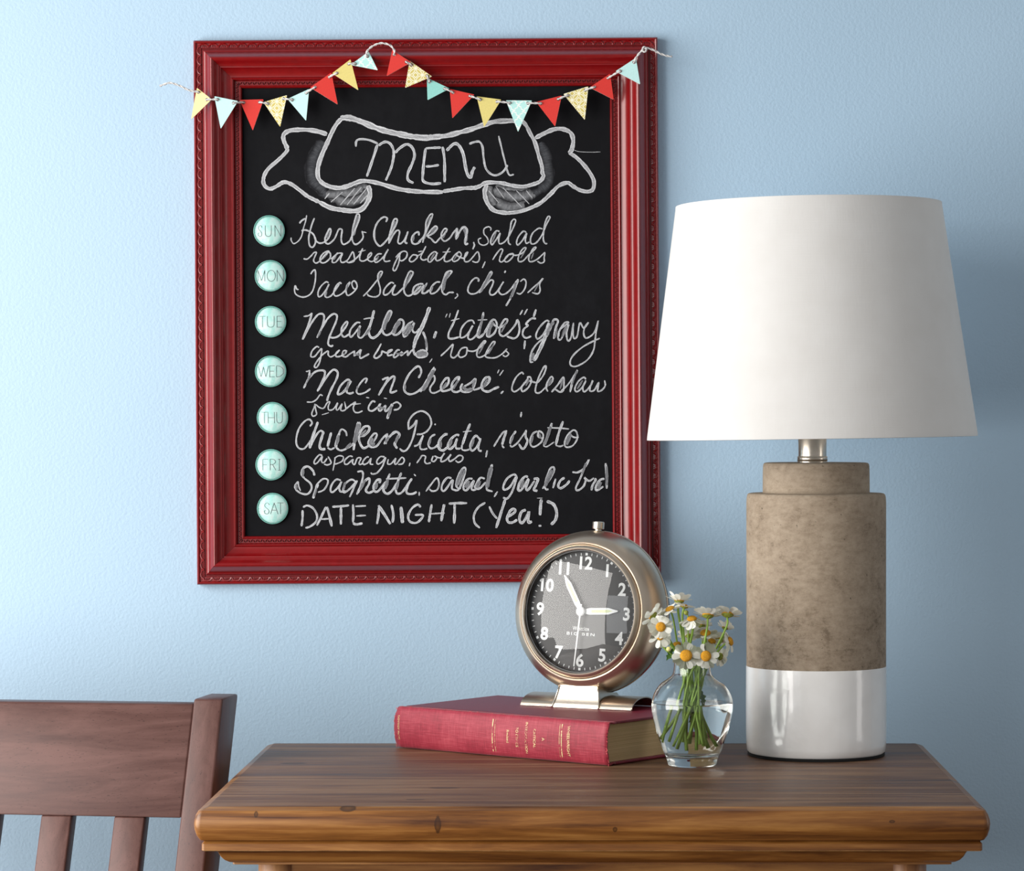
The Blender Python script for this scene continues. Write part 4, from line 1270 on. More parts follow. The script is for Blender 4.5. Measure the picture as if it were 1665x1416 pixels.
LEAN = 0.025
cbox('back_post', -0.031, 0.0, 0, 0.062, -0.40, 0.0, M_CHAIRZ, lean=LEAN)
cbox('back_post', -0.4955, -0.4645, 0, 0.062, -0.40, 0.0, M_CHAIRZ, lean=LEAN)
cbox('top_rail', -0.4645, -0.0312, 0.004, 0.028, -0.1265, -0.006, M_CHAIR, 0.0025, 2, lean=LEAN)
cbox('lower_rail', -0.4645, -0.0312, 0.004, 0.028, -0.36, -0.31, M_CHAIR, 0.0025, 2, lean=LEAN)
for k in range(5):
    a = -0.1035 - k * 0.0785
    cbox('slat', a, a + 0.0325, 0.006, 0.026, -0.311, -0.1262, M_CHAIRZ, 0.0018, 2, lean=LEAN)
b0 = -0.40 * math.sin(REC)
zt = P0.z - 0.40 * math.cos(REC)
for u0 in (-0.031 - 0.01, -0.4955 - 0.01):
    cbox('leg', u0, u0 + 0.031, b0, b0 + 0.058, 0.0, zt + 0.006, M_CHAIRZ, vertical=True)
    cbox('leg', u0, u0 + 0.040, b0 - 0.40, b0 - 0.36, 0.0, 0.43, M_CHAIRZ, vertical=True)
cbox('seat', -0.5065, -0.008, b0 - 0.42, b0 - 0.001, 0.43, 0.458, M_CHAIR, 0.006, vertical=True)

# ================================================================== book
BLx, BLD = -0.2296, 3.222
bang = -math.atan2(0.174, 0.2283)
book = thing('hardcover_book', 'thick crimson cloth hardcover lying flat on the table beneath the alarm clock', 'book', (BLx, BLD - DW, TT + 0.0002), (0, 0, bang))
BL_, BW_, BT_ = 0.287, 0.170, 0.0455


def spine_y(z):
    q = (z / BT_ - 0.5) * 2
    return -0.0042 * (1 - abs(q) ** 2.4) + 0.0012


bm = bmesh.new()
sp = [(0.0135, BT_ - 0.0006), (0.010, BT_ - 0.0016), (0.006, BT_ - 0.0004), (0.0030, BT_ - 0.0002)]
for k in range(0, 13):
    z = BT_ * (1 - (k + 0.35) / 12.7)
    sp.append((spine_y(z), z))
sp += [(0.0030, 0.0002), (0.006, 0.0004), (0.010, 0.0016), (0.0135, 0.0006)]
NX = 60
outer, inner = [], []
for i in range(NX + 1):
    x = BL_ * i / NX
    ro, ri = [], []
    for j, (y, z) in enumerate(sp):
        dx = 0
        if i == 0:
            dx = -0.0035 * math.sin(PI * j / (len(sp) - 1)) + random.uniform(-0.0008, 0.0008)
        if i == NX:
            dx = 0.0015 * math.sin(PI * j / (len(sp) - 1)) + random.uniform(-0.0008, 0.0008)
        jy = random.uniform(-0.00012, 0.00012)
        ro.append(bm.verts.new((x + dx, y + jy, z)))
        zc = BT_ / 2
        k_ = 1 - 0.0016 / (BT_ / 2)
        ri.append(bm.verts.new((x + dx, y + 0.0016, zc + (z - zc) * k_)))
    outer.append(ro)
    inner.append(ri)
m = len(sp)
for i in range(NX):
    for j in range(m - 1):
        bm.faces.new((outer[i][j], outer[i][j + 1], outer[i + 1][j + 1], outer[i + 1][j]))
        bm.faces.new((inner[i][j], inner[i + 1][j], inner[i + 1][j + 1], inner[i][j + 1]))
    for j in (0, m - 1):
        bm.faces.new((outer[i][j], outer[i + 1][j], inner[i + 1][j], inner[i][j]))
for i in (0, NX):
    for j in range(m - 1):
        bm.faces.new((outer[i][j], inner[i][j], inner[i][j + 1], outer[i][j + 1]))
bmesh.ops.recalc_face_normals(bm, faces=bm.faces[:])
obj('spine', bm, M_CLOTH, book, smooth=True)
for z0, z1 in ((BT_ - 0.0032, BT_ - 0.0004), (0.0004, 0.0032)):
    bm = bmesh.new()
    box(bm, 0.0005, BL_ - 0.0005, 0.0125, BW_, z0, z1, 0.0007, 2)
    obj('cover_board', bm, M_COVER, book)
bm = bmesh.new()
# page block with a hollow fore edge and rounded back
ring = []
for k in range(9):
    z = 0.0033 + (BT_ - 0.0066) * k / 8
    q = (k / 8 - 0.5) * 2
    ring.append((0.0070 - 0.0040 * (1 - q * q), z, BW_ - 0.005 - 0.003 * (1 - q * q)))
va = []
for x in (0.0042, BL_ - 0.0042):
    va.append(([bm.verts.new((x, a, z)) for a, z, b in ring], [bm.verts.new((x, b, z)) for a, z, b in ring]))
for k in range(8):
    (a0, b0_), (a1, b1_) = va
    bm.faces.new((a0[k], a0[k + 1], b0_[k + 1], b0_[k]))
    bm.faces.new((a1[k], b1_[k], b1_[k + 1], a1[k + 1]))
    bm.faces.new((a0[k], a1[k], a1[k + 1], a0[k + 1]))
    bm.faces.new((b0_[k], b0_[k + 1], b1_[k + 1], b1_[k]))
bm.faces.new((va[0][0][0], va[0][1][0], va[1][1][0], va[1][0][0]))
bm.faces.new((va[0][0][-1], va[1][0][-1], va[1][1][-1], va[0][1][-1]))
bmesh.ops.recalc_face_normals(bm, faces=bm.faces[:])
obj('page_block', bm, M_PAGES, book)
# frayed threads along the worn cloth edges
bm = bmesh.new()
for k in range(90):
    x = random.uniform(0, BL_)
    z = BT_ - 0.0003
    l_ = random.uniform(0.0008, 0.004)
    tube(bm, [(x, 0.0030 + random.uniform(-.0006, .0006), z), (x + l_, 0.0028 + random.uniform(-.0006, .0006), z + random.uniform(-.0002, .0003))], 0.00022, 3)
for xe in (0.0, BL_):
    for k in range(46):
        z = random.uniform(0.001, BT_ - 0.001)
        y = spine_y(z)
        xx = xe + (-0.003 if xe == 0 else 0.0012)
        tube(bm, [(xx, y, z), (xx + random.uniform(-.0014, .0014), y + random.uniform(-.0003, .0008), z + random.uniform(-.0025, .0025))], 0.00026, 3)
o = obj('frayed_threads', bm, M_FRAY, book)
o['kind'] = 'stuff'


def text_geo(body, size, offset=0.0, spacing=1.0):
    cu = bpy.data.curves.new('txt', 'FONT')
    cu.body = body
    cu.size = size
    cu.offset = offset
    cu.space_character = spacing
    cu.align_x = 'CENTER'
    cu.align_y = 'CENTER'
    cu.resolution_u = 4
    o = bpy.data.objects.new('txt', cu)
    COL.objects.link(o)
    dg = bpy.context.evaluated_depsgraph_get()
    me = bpy.data.meshes.new_from_object(o.evaluated_get(dg))
    vs = [v_.co.copy() for v_ in me.vertices]
    fs = [list(p.vertices) for p in me.polygons]
    bpy.data.objects.remove(o)
    bpy.data.curves.remove(cu)
    bpy.data.meshes.remove(me)
    return vs, fs


def spine_s(px):
    q = (px - VX) / F
    return (3.222 * q + 0.2296) / (0.7955 + 0.606 * q)


def spine_text(body, px, length, height, offset=0.0):
    vs, fs = text_geo(body, 1.0, offset)
    w_ = max(v_.x for v_ in vs) - min(v_.x for v_ in vs)
    h_ = max(v_.y for v_ in vs) - min(v_.y for v_ in vs)
    cx = (max(v_.x for v_ in vs) + min(v_.x for v_ in vs)) / 2
    cy = (max(v_.y for v_ in vs) + min(v_.y for v_ in vs)) / 2
    xs = spine_s(px)
    bm = bmesh.new()
    bv = []
    for v_ in vs:
        z = BT_ / 2 - (v_.x - cx) / w_ * length
        x = xs + (v_.y - cy) / h_ * height
        bv.append(bm.verts.new((x, spine_y(z) - 0.00035, z)))
    for f in fs:
        try:
            bm.faces.new([bv[i] for i in f])
        except ValueError:
            pass
    return bm


for body, px, ln, ht in (('WHEELWRIGHT', 927, 0.0320, 0.0036), ('A', 886.5, 0.0034, 0.0038), ('CRITICAL', 872, 0.0200, 0.0032), ('INTRODUCTION', 858.5, 0.0330, 0.0032),
                         ('TO ETHICS', 843.5, 0.0210, 0.0034), ('Revised', 828.5, 0.0135, 0.0034), ('ODYSSEY PRESS', 651, 0.0265, 0.0026)):
    obj('gilt_lettering', spine_text(body, px, ln, ht, 0.012), M_GILT, book)
bm = bmesh.new()
for px, wd in ((915.8, 0.0006), (912.4, 0.00028), (803.5, 0.0006), (807.6, 0.00028)):
    s = spine_s(px)
    for k in range(16):
        if random.random() < 0.06:
            continue
        z0 = BT_ * (0.12 + 0.76 * k / 16)
        z1 = BT_ * (0.12 + 0.76 * (k + 1) / 16)
        q = [bm.verts.new((s - wd, spine_y(z0) - 0.0003, z0)), bm.verts.new((s + wd, spine_y(z0) - 0.0003, z0)), bm.verts.new((s + wd, spine_y(z1) - 0.0003, z1)), bm.verts.new((s - wd, spine_y(z1) - 0.0003, z1))]
        bm.faces.new(q)
obj('gilt_rules', bm, M_GILT, book)['kind'] = 'stuff'

# ================================================================== alarm clock
HC = 0.1018
clock = thing('alarm_clock', 'round brushed nickel alarm clock with a black dial standing on the red book', 'clock', (-0.0193, 3.233 - DW, TT + 0.0458), (0, 0, R(-27)))
HM = Matrix.Translation((0, 0, HC)) @ Euler((R(-5), R(1.5), 0)).to_matrix().to_4x4()
LM = HM @ Matrix.Rotation(R(90), 4, 'X')


def lobj(name, prof, mat, n=96, closed=False, ang=35):
    bm = bmesh.new()
    lathe(bm, prof, n, LM, closed)
    o = obj(name, bm, mat, clock, smooth=True)
    o.data.set_sharp_from_angle(angle=R(ang))
    return o


lobj('case', [(0.0732, 0.0225), (0.0736, 0.0262), (0.0752, 0.0268), (0.0775, 0.0255), (0.0810, 0.0228), (0.0845, 0.0185), (0.0872, 0.0125), (0.0890, 0.0050), (0.0896, -0.0010), (0.0892, -0.0070), (0.0880, -0.0078)], M_NICKEL)
lobj('back_cover', [(0.0880, -0.0078), (0.0892, -0.0088), (0.0892, -0.0100), (0.0876, -0.0160), (0.0810, -0.0250), (0.0600, -0.0310), (0, -0.0320)], M_BACK)
lobj('case_seam', [(0.0893, -0.0072), (0.0900, -0.0080), (0.0900, -0.0088), (0.0893, -0.0094)], M_NICKEL2, closed=True)
lobj('bezel', [(0.0670, 0.0195), (0.0670, 0.0290), (0.0674, 0.0304), (0.0681, 0.0309), (0.0692, 0.0306), (0.0708, 0.0294), (0.0722, 0.0276), (0.0732, 0.0256), (0.0733, 0.0225)], M_NICKEL)
lobj('dial_wall', [(0.0655, 0.0192), (0.0655, 0.0276), (0.0669, 0.0276), (0.0669, 0.0192)], M_DIAL, closed=True)
lobj('dial', [(0, 0.0170), (0.0662, 0.0170), (0.0662, 0.0195), (0, 0.0195)], M_DIAL)
gl = []
for k in range(25):
    r = 0.0654 * (1 - k / 24)
    gl.append((r, 0.0266 + 0.0095 * (1 - (r / 0.0654) ** 2)))
gl[-1] = (0, 0.0361)
lobj('glass_crystal', gl, M_CRYSTAL, ang=180)


def dial_pt(x, z, yy):
    return HM @ Vector((x, -yy, z))


def dial_poly(bm, pts, yy, th=0.0003):
    a = [bm.verts.new(dial_pt(x, z, yy + th)) for x, z in pts]
    b = [bm.verts.new(dial_pt(x, z, yy)) for x, z in pts]
    bm.faces.new(a)
    n = len(a)
    for i in range(n):
        bm.faces.new((a[i], b[i], b[(i + 1) % n], a[(i + 1) % n]))


def rot2(pts, ang):
    """clockwise from 12"""
    c, s = math.cos(ang), math.sin(ang)
    return [(x * c + z * s, -x * s + z * c) for x, z in pts]


for k in range(1, 13):
    vs, fs = text_geo(str(k), 0.0190, 0.00055)
    a = 2 * PI * k / 12
    rad = 0.0530
    cx = (max(v_.x for v_ in vs) + min(v_.x for v_ in vs)) / 2
    cy = (max(v_.y for v_ in vs) + min(v_.y for v_ in vs)) / 2
    bm = bmesh.new()
    bv = [bm.verts.new(dial_pt(v_.x - cx + rad * math.sin(a), v_.y - cy + rad * math.cos(a), 0.0197)) for v_ in vs]
    for f in fs:
        try:
            bm.faces.new([bv[i] for i in f])
        except ValueError:
            pass
    obj('numeral', bm, M_WHITE, clock)
bm = bmesh.new()
for k in range(60):
    a = 2 * PI * k / 60
    if k % 5 == 0:
        q = [(-0.0014, 0.0612), (0.0014, 0.0612), (0.0014, 0.0640), (-0.0014, 0.0640)]
    else:
        q = [(-0.00042, 0.0612), (0.00042, 0.0612), (0.00042, 0.0640), (-0.00042, 0.0640)]
    dial_poly(bm, rot2(q, a), 0.0196, 0.0001)
o = obj('minute_marks', bm, M_WHITE, clock)
for body, z0, wid, hgt, sp_, off in (('Westclox', -0.0185, 0.0205, 0.0045, 1.0, 0.0), ('BIG BEN', -0.0245, 0.0340, 0.0034, 1.35, 0.01)):
    vs, fs = text_geo(body, 1.0, off, sp_)
    x_0, x_1 = min(v_.x for v_ in vs), max(v_.x for v_ in vs)
    y_0, y_1 = min(v_.y for v_ in vs), max(v_.y for v_ in vs)
    bm = bmesh.new()
    bv = [bm.verts.new(dial_pt(((v_.x - x_0) / (x_1 - x_0) - 0.5) * wid - 0.0012, z0 + ((v_.y - y_0) / (y_1 - y_0) - 0.5) * hgt, 0.0197)) for v_ in vs]
    for f in fs:
        try:
            bm.faces.new([bv[i] for i in f])
        except ValueError:
            pass
    obj('dial_lettering', bm, M_WHITE, clock)


def hand(name, ang, length, wid, yy, pointed=True):
    bm = bmesh.new()
    w2 = wid / 2
    q = [(-w2 * 0.6, 0.003), (w2 * 0.6, 0.003), (w2, 0.010), (w2, length * 0.74), (w2 * 0.15, length), (-w2 * 0.15, length), (-w2, length * 0.74), (-w2, 0.010)]
    dial_poly(bm, rot2(q, ang), yy, 0.0006)
    bmesh.ops.recalc_face_normals(bm, faces=bm.faces[:])
    h_ = obj(name, bm, M_WHITE, clock)
    bm = bmesh.new()
    w3 = w2 * 0.42
    dial_poly(bm, rot2([(-w3, 0.012), (w3, 0.012), (w3, length * 0.72), (0, length * 0.86), (-w3, length * 0.72)], ang), yy + 0.0006, 0.0002)
    bmesh.ops.recalc_face_normals(bm, faces=bm.faces[:])
    obj('lume_strip', bm, M_LUME, h_)


hand('hour_hand', R(86.5), 0.0440, 0.0072, 0.0225)
hand('minute_hand', R(-31), 0.0450, 0.0068, 0.0240)
bm = bmesh.new()
dial_poly(bm, rot2([(-0.0010, -0.008), (0.0010, -0.008), (0.0007, 0.0600), (-0.0007, 0.0600)], R(183.5)), 0.0258, 0.0004)
bmesh.ops.recalc_face_normals(bm, faces=bm.faces[:])
obj('second_hand', bm, M_WHITE, clock)
lobj('hand_hub', [(0, 0.0195), (0.0016, 0.0195), (0.0016, 0.0220), (0.0052, 0.0222), (0.0052, 0.0262), (0.0040, 0.0272), (0, 0.0275)], M_WHITE, 32)
# alarm button on top
bm = bmesh.new()
KM = HM @ Matrix.Translation((0, 0.004, 0.0880))
lathe(bm, [(0, 0), (0.0038, 0), (0.0038, 0.0028), (0.0064, 0.0034), (0.0066, 0.0040), (0.0066, 0.0108), (0.0060, 0.0114), (0.0040, 0.0116), (0, 0.0117)], 28, KM)
o = obj('alarm_button', bm, M_NICKEL2, clock, smooth=True)
o.data.set_sharp_from_angle(angle=R(30))
# arched foot wings
YF, YB, HA = -0.0370, 0.0220, 0.0125
for (xa, xb) in ((-0.068, -0.0275), (0.0275, 0.068)):
    bm = bmesh.new()
    o_, i_ = [], []
    for k in range(17):
        a = PI * k / 16
        yc = (YF + YB) / 2
        hy = (YB - YF) / 2
        o_.append((yc - hy * math.cos(a), HA * math.sin(a)))
        i_.append((yc - (hy - 0.0012) * math.cos(a), max(0, (HA - 0.0012) * math.sin(a))))
    o_[0] = (YF, 0.0)
    sect = o_ + i_[::-1]
    va = [bm.verts.new((xa, y, z)) for y, z in sect]
    vb = [bm.verts.new((xb, y, z)) for y, z in sect]
    n = len(sect)
    for k in range(n):
        bm.faces.new((va[k], va[(k + 1) % n], vb[(k + 1) % n], vb[k]))
    half = len(o_)
    for vv in (va, vb):
        for k in range(half - 1):
            bm.faces.new((vv[k], vv[k + 1], vv[n - 2 - k], vv[n - 1 - k]))
    bmesh.ops.recalc_face_normals(bm, faces=bm.faces[:])
    o = obj('foot_wing', bm, M_NICKEL, clock, smooth=True)
    o.data.set_sharp_from_angle(angle=R(40))
    bm = bmesh.new()
    box(bm, xa, xb, YF - 0.0012, YF + 0.001, 0, 0.0016, 0.0004, 1)
    obj('foot_lip', bm, M_NICKEL2, clock)
bm = bmesh.new()
side = [(-0.0378, 0.0), (-0.0378, 0.0012), (-0.0355, 0.0050), (-0.0330, 0.0105), (-0.0310, 0.0170), (-0.0295, 0.0235), (-0.0270, 0.0245), (-0.010, 0.0160), (0.012, 0.0140), (0.018, 0.0090), (0.021, 0.0)]
hwid = lambda z: 0.0285 - 0.0050 * min(1, z / 0.022)
va = [bm.verts.new((-hwid(z), y, z)) for y, z in side]
vb = [bm.verts.new((hwid(z), y, z)) for y, z in side]
n = len(side)
for k in range(n):
    bm.faces.new((va[k], va[(k + 1) % n], vb[(k + 1) % n], vb[k]))
bm.faces.new(va)
bm.faces.new(vb[::-1])
bmesh.ops.recalc_face_normals(bm, faces=bm.faces[:])
o = obj('foot_bracket', bm, M_NICKEL2, clock, smooth=True)
o.data.set_sharp_from_angle(angle=R(45))
for sg in (-1, 1):
    bm = bmesh.new()
    tube(bm, [(sg * hwid(z), y - 0.0004, z) for y, z in side[:6]], 0.0011, 8)
    bmesh.ops.recalc_face_normals(bm, faces=bm.faces[:])
    obj('bracket_rib', bm, M_NICKEL2, clock, smooth=True)

# ================================================================== table lamp
lamp = thing('table_lamp', 'table lamp with white drum shade on a concrete base dipped in white glaze', 'lamp', (0.2216, 3.1566 - DW, TT))


def lampobj(name, prof, mat, n=72, cx=0.0, M=None, ang=40, closed=False):
    bm = bmesh.new()
    lathe(bm, prof, n, M or Matrix.Translation((cx, 0, 0)), closed)
    o = obj(name, bm, mat, lamp, smooth=True)
    o.data.set_sharp_from_angle(angle=R(ang))
    return o


lampobj('felt_pad', [(0, 0), (0.0725, 0), (0.0732, 0.0010), (0.0732, 0.0034), (0, 0.0034)], M_FELT)
lampobj('glazed_base', [(0, 0.0034), (0.0722, 0.0034), (0.0738, 0.0052), (0.0746, 0.0120), (0.0750, 0.0250), (0.0751, 0.0600), (0.0749, 0.0953), (0, 0.0953)], M_GLAZE)
lampobj('concrete_body', [(0, 0.0951), (0.0745, 0.0951), (0.0746, 0.2700), (0.0742, 0.2755), (0.0735, 0.2782), (0.0722, 0.2794), (0.0700, 0.2798), (0.0573, 0.2800), (0.0571, 0.2812), (0.0570, 0.3000), (0.0568, 0.3085), (0.0563, 0.3108), (0.0552, 0.3120), (0.0530, 0.3124), (0, 0.3126)], M_CONC)
NX_ = -0.0040
lampobj('neck', [(0, 0.3124), (0.0162, 0.3124), (0.0162, 0.3136), (0.0158, 0.3140), (0.0162, 0.3146), (0.0162, 0.3185), (0.0158, 0.3190), (0.0151, 0.3192), (0.0151, 0.3560), (0.0145, 0.3570), (0, 0.3570)], M_NICKEL2, 40, NX_)
SM = Matrix.Translation((-0.0046, 0, 0.3386)) @ Euler((0, -R(0.85), 0)).to_matrix().to_4x4()
SHH = 0.2490
rb, rt = 0.1763, 0.1420
bm = bmesh.new()
NS = 96
lathe(bm, [(rb, 0), (rb - 0.0003, 0.004), (rt + 0.0003, SHH - 0.004), (rt, SHH), (rt - 0.0012, SHH), (rt - 0.0012, SHH - 0.004), (rb - 0.0016, 0.004), (rb - 0.0013, 0)], NS, SM, closed=True)
sh = obj('lamp_shade', bm, M_SHADE, lamp, smooth=True)
sh.data.set_sharp_from_angle(angle=R(50))
for (rr_, z, nm) in ((rb, 0.0008, 'shade_ring'), (rt, SHH - 0.0008, 'shade_ring')):
    bm = bmesh.new()
    lathe(bm, [(rr_ - 0.003 + 0.0012 * math.cos(a), z + 0.0012 * math.sin(a)) for a in [2 * PI * k / 6 for k in range(6)]], NS, SM, closed=True)
    obj(nm, bm, M_NICKEL, sh, smooth=True)
bm = bmesh.new()
for k in range(3):
    a = 2 * PI * k / 3 + 0.5
    tube(bm, [SM @ Vector((0, 0, SHH - 0.018)), SM @ Vector((math.cos(a) * 0.05, math.sin(a) * 0.05, SHH - 0.016)), SM @ Vector((math.cos(a) * (rt - 0.003), math.sin(a) * (rt - 0.003), SHH - 0.002))], 0.0011, 6)
obj('spider', bm, M_NICKEL, sh, smooth=True)
bm = bmesh.new()
hp = [Vector((NX_ + 0.014 * 0 + sx, 0, z)) for sx, z in ((0.012, 0.357), (0.040, 0.40), (0.052, 0.46), (0.040, 0.53), (0.0, 0.566), (-0.040, 0.53), (-0.052, 0.46), (-0.040, 0.40), (-0.012, 0.357))]
tube(bm, spline(hp, 6), 0.0013, 6)
obj('harp', bm, M_NICKEL, lamp, smooth=True)
lampobj('socket', [(0, 0.3570), (0.0150, 0.3570), (0.0165, 0.3600), (0.0165, 0.3950), (0.0140, 0.4000), (0, 0.4000)], M_NICKEL, 32, NX_)
lampobj('light_bulb', [(0, 0.4000), (0.0125, 0.4000), (0.0130, 0.4150), (0.0220, 0.4380), (0.0290, 0.4600), (0.0295, 0.4750), (0.0230, 0.4930), (0.0110, 0.5020), (0, 0.5035)], M_BULB, 32, NX_)

# ================================================================== vase with daisies
VC = Vector((0.0862, 3.055 - DW, TT + 0.0001))
vase = thing('glass_vase', 'small clear glass bud vase with a narrow neck standing in front of the book', 'vase', VC)
vprof = [(0.0, 0.0012), (0.0180, 0.0010), (0.0205, 0.0), (0.0235, 0.0003), (0.0252, 0.0022), (0.0262, 0.0060), (0.0285, 0.0115), (0.0325, 0.0220), (0.0375, 0.0370), (0.0408, 0.0500), (0.0422, 0.0600), (0.0416, 0.0690), (0.0385, 0.0770), (0.0330, 0.0845), (0.0262, 0.0895), (0.0215, 0.0930), (0.0196, 0.0970), (0.0189, 0.1030), (0.0190, 0.1075), (0.0196, 0.1098)]
vprof = [(0.0, 0.0012)] + [tuple(q)[:2] for q in spline([(a, b, 0) for a, b in vprof[1:]], 4)]
iprof = [(0.0188, 0.1098), (0.0178, 0.1075), (0.0176, 0.1030), (0.0183, 0.0968), (0.0203, 0.0918), (0.0252, 0.0880), (0.0318, 0.0832), (0.0370, 0.0760), (0.0401, 0.0686), (0.0407, 0.0600), (0.0393, 0.0500), (0.0360, 0.0370), (0.0310, 0.0230), (0.0262, 0.0150), (0.0200, 0.0122), (0.0, 0.0115)]
isp = [tuple(q)[:2] for q in spline([(a, b, 0) for a, b in iprof[:-1]], 4)] + [(0.0, 0.0115)]
bm = bmesh.new()
lathe(bm, vprof + [(0.0193, 0.1103)] + isp, 72)
obj('vase_body', bm, M_GLASS, vase, smooth=True)
WL = 0.0655
wp = [(r + 0.00025, z) for r, z in isp if z < WL][::-1]
wp[0] = (0.0, 0.0112)
bm = bmesh.new()
lathe(bm, wp + [(0.0408, WL + 0.0004), (0.0385, WL), (0, WL)], 72)
wt = obj('water', bm, M_WATER, None, smooth=True, loc=VC)
wt['label'] = 'clear water filling the lower half of the glass vase'
wt['category'] = 'water'


def leaf(bm, base, d, up, ln, wd):
    """lobed leaf"""
    d = d.normalized()
    s = d.cross(up).normalized()
    n_ = s.cross(d).normalized()
    outl = [(0, 0.03), (0.15, 0.45), (0.28, 0.30), (0.42, 0.95), (0.55, 0.45), (0.68, 0.75), (0.80, 0.30), (1.0, 0.02)]
    c, l_, r_ = [], [], []
    for t_, w_ in outl:
        p = base + d * (ln * t_) - n_ * (ln * 0.35 * t_ * t_)
        c.append(bm.verts.new(p - n_ * 0.0004))
        l_.append(bm.verts.new(p + s * wd * w_ + n_ * wd * 0.25 * w_))
        r_.append(bm.verts.new(p - s * wd * w_ + n_ * wd * 0.25 * w_))
    for i in range(len(outl) - 1):
        bm.faces.new((c[i], c[i + 1], l_[i + 1], l_[i]))
        bm.faces.new((c[i], r_[i], r_[i + 1], c[i + 1]))
    ext = bmesh.ops.solidify(bm, geom=bm.faces[:], thickness=0.0003)


# petals of three shapes, shared between all flowers
def petal_mesh(kind):
    bm = bmesh.new()
    rows = [(0.0, 0.28), (0.2, 0.62), (0.45, 0.92), (0.7, 1.0), (0.88, 0.80), (0.97, 0.42)]
    W_ = (0.56, 0.48, 0.62)[kind] * 0.5
    cv = (0.06, -0.08, 0.12)[kind]
    L3 = []
    for t_, w_ in rows:
        z = cv * math.sin(t_ * 1.6) - (0.16 if kind == 2 else 0.0) * t_ * t_
        L3.append([bm.verts.new((t_, s_ * W_ * w_, z + (0.020 if s_ else 0.0) * w_)) for s_ in (-1, 0, 1)])
    tip = bm.verts.new((1.0, 0, cv * 1.0 * math.sin(1.6) - (0.16 if kind == 2 else 0)))
    for a, b in zip(L3, L3[1:]):
        for k in (0, 1):
            bm.faces.new((a[k], b[k], b[k + 1], a[k + 1]))
    bm.faces.new((L3[-1][0], tip, L3[-1][1]))
    bm.faces.new((L3[-1][1], tip, L3[-1][2]))
    bmesh.ops.solidify(bm, geom=bm.faces[:], thickness=0.012)
    me = bpy.data.meshes.new('petal')
    bm.to_mesh(me)
    bm.free()
    me.materials.append(M_PETAL)
    for p in me.polygons:
        p.use_smooth = True
    me.set_sharp_from_angle(angle=R(50))
    return me


PET = [petal_mesh(k) for k in range(3)]
c8 = lambda x, y, D: P(1020 + x / 4.29, 940 + y / 4.29, D)
heads = [
    (520, 330, 76, 26, (-0.10, 0.50, 0.80), 0.034, 12, 'pale daisy far back in the centre, behind the middle stems'),
    (590, 440, 78, 28, (0.20, -0.40, 0.85), 0.018, 6, 'white daisy tucked behind and above the lowest right bloom'),
    # x, y, radius, disc radius, normal, depth offset, lift of petals (deg), stem foot (angle, r), label
    (362, 158, 98, 34, (0.10, 0.30, 0.95), 0.006, 28, 'white daisy at the very top of the bunch, seen from below'),
    (178, 262, 92, 34, (-0.70, 0.45, 0.55), -0.004, 8, 'white daisy farthest left in the bunch, turned away showing green underside'),
    (233, 340, 82, 34, (-0.12, -1.0, 0.12), -0.020, 2, 'white daisy facing forward at the upper left against the clock'),
    (228, 408, 78, 26, (-0.10, -0.75, 0.45), -0.010, -22, 'white daisy with drooping petals, directly below the upper left forward-facing one'),
    (298, 216, 84, 34, (-0.38, -0.16, 0.92), 0.002, 2, 'daisy with orange centre tipped left, between the leftmost and topmost heads'),
    (450, 284, 92, 34, (-0.10, -0.28, 0.95), -0.008, -26, 'daisy with orange dome and drooping petals in the middle of the bunch'),
    (562, 258, 100, 40, (0.08, 0.34, 0.93), -0.006, 22, 'daisy with green underside second from the right along the top'),
    (700, 250, 104, 42, (0.12, 0.38, 0.92), 0.000, 20, 'white daisy farthest right along the top of the bunch'),
    (410, 540, 94, 42, (-0.06, -0.93, 0.34), -0.026, -4, 'large forward-facing daisy lowest left, over the vase rim'),
    (548, 543, 87, 37, (0.12, -0.98, 0.12), -0.024, 0, 'large forward-facing daisy lowest right, over the vase rim'),
    (545, 384, 86, 38, (-0.02, -0.36, 0.93), 0.008, 8, 'daisy with orange centre tilted up, just above the lowest right bloom'),
    (682, 345, 66, 22, (0.28, 0.50, 0.80), 0.022, 30, 'small half-open daisy behind the right-hand stems'),
    (718, 440, 78, 32, (0.86, -0.22, 0.30), 0.004, -18, 'daisy turned fully sideways at the right edge of the bunch'),
    (652, 548, 66, 26, (0.62, 0.55, -0.20), 0.016, 4, 'half-hidden daisy facing away behind the lowest right bloom'),
    (345, 462, 60, 30, (-0.22, -0.25, 0.93), 0.004, -8, 'daisy with orange-brown centre peeking above the lowest left bloom'),
    (430, 400, 84, 26, (0.05, 0.60, 0.75), 0.030, 16, 'daisy at the back of the middle, seen from behind'),
    (398, 196, 76, 28, (0.22, 0.12, 0.95), -0.004, 10, 'daisy with green cup right under the topmost bloom'),
    (640, 430, 80, 30, (0.10, 0.55, 0.80), 0.028, 14, 'pale daisy at the back right, partly behind two stems'),
]
foot_rnd = random.Random(11)
S8 = 1 / 4.29 * 3.055 / F
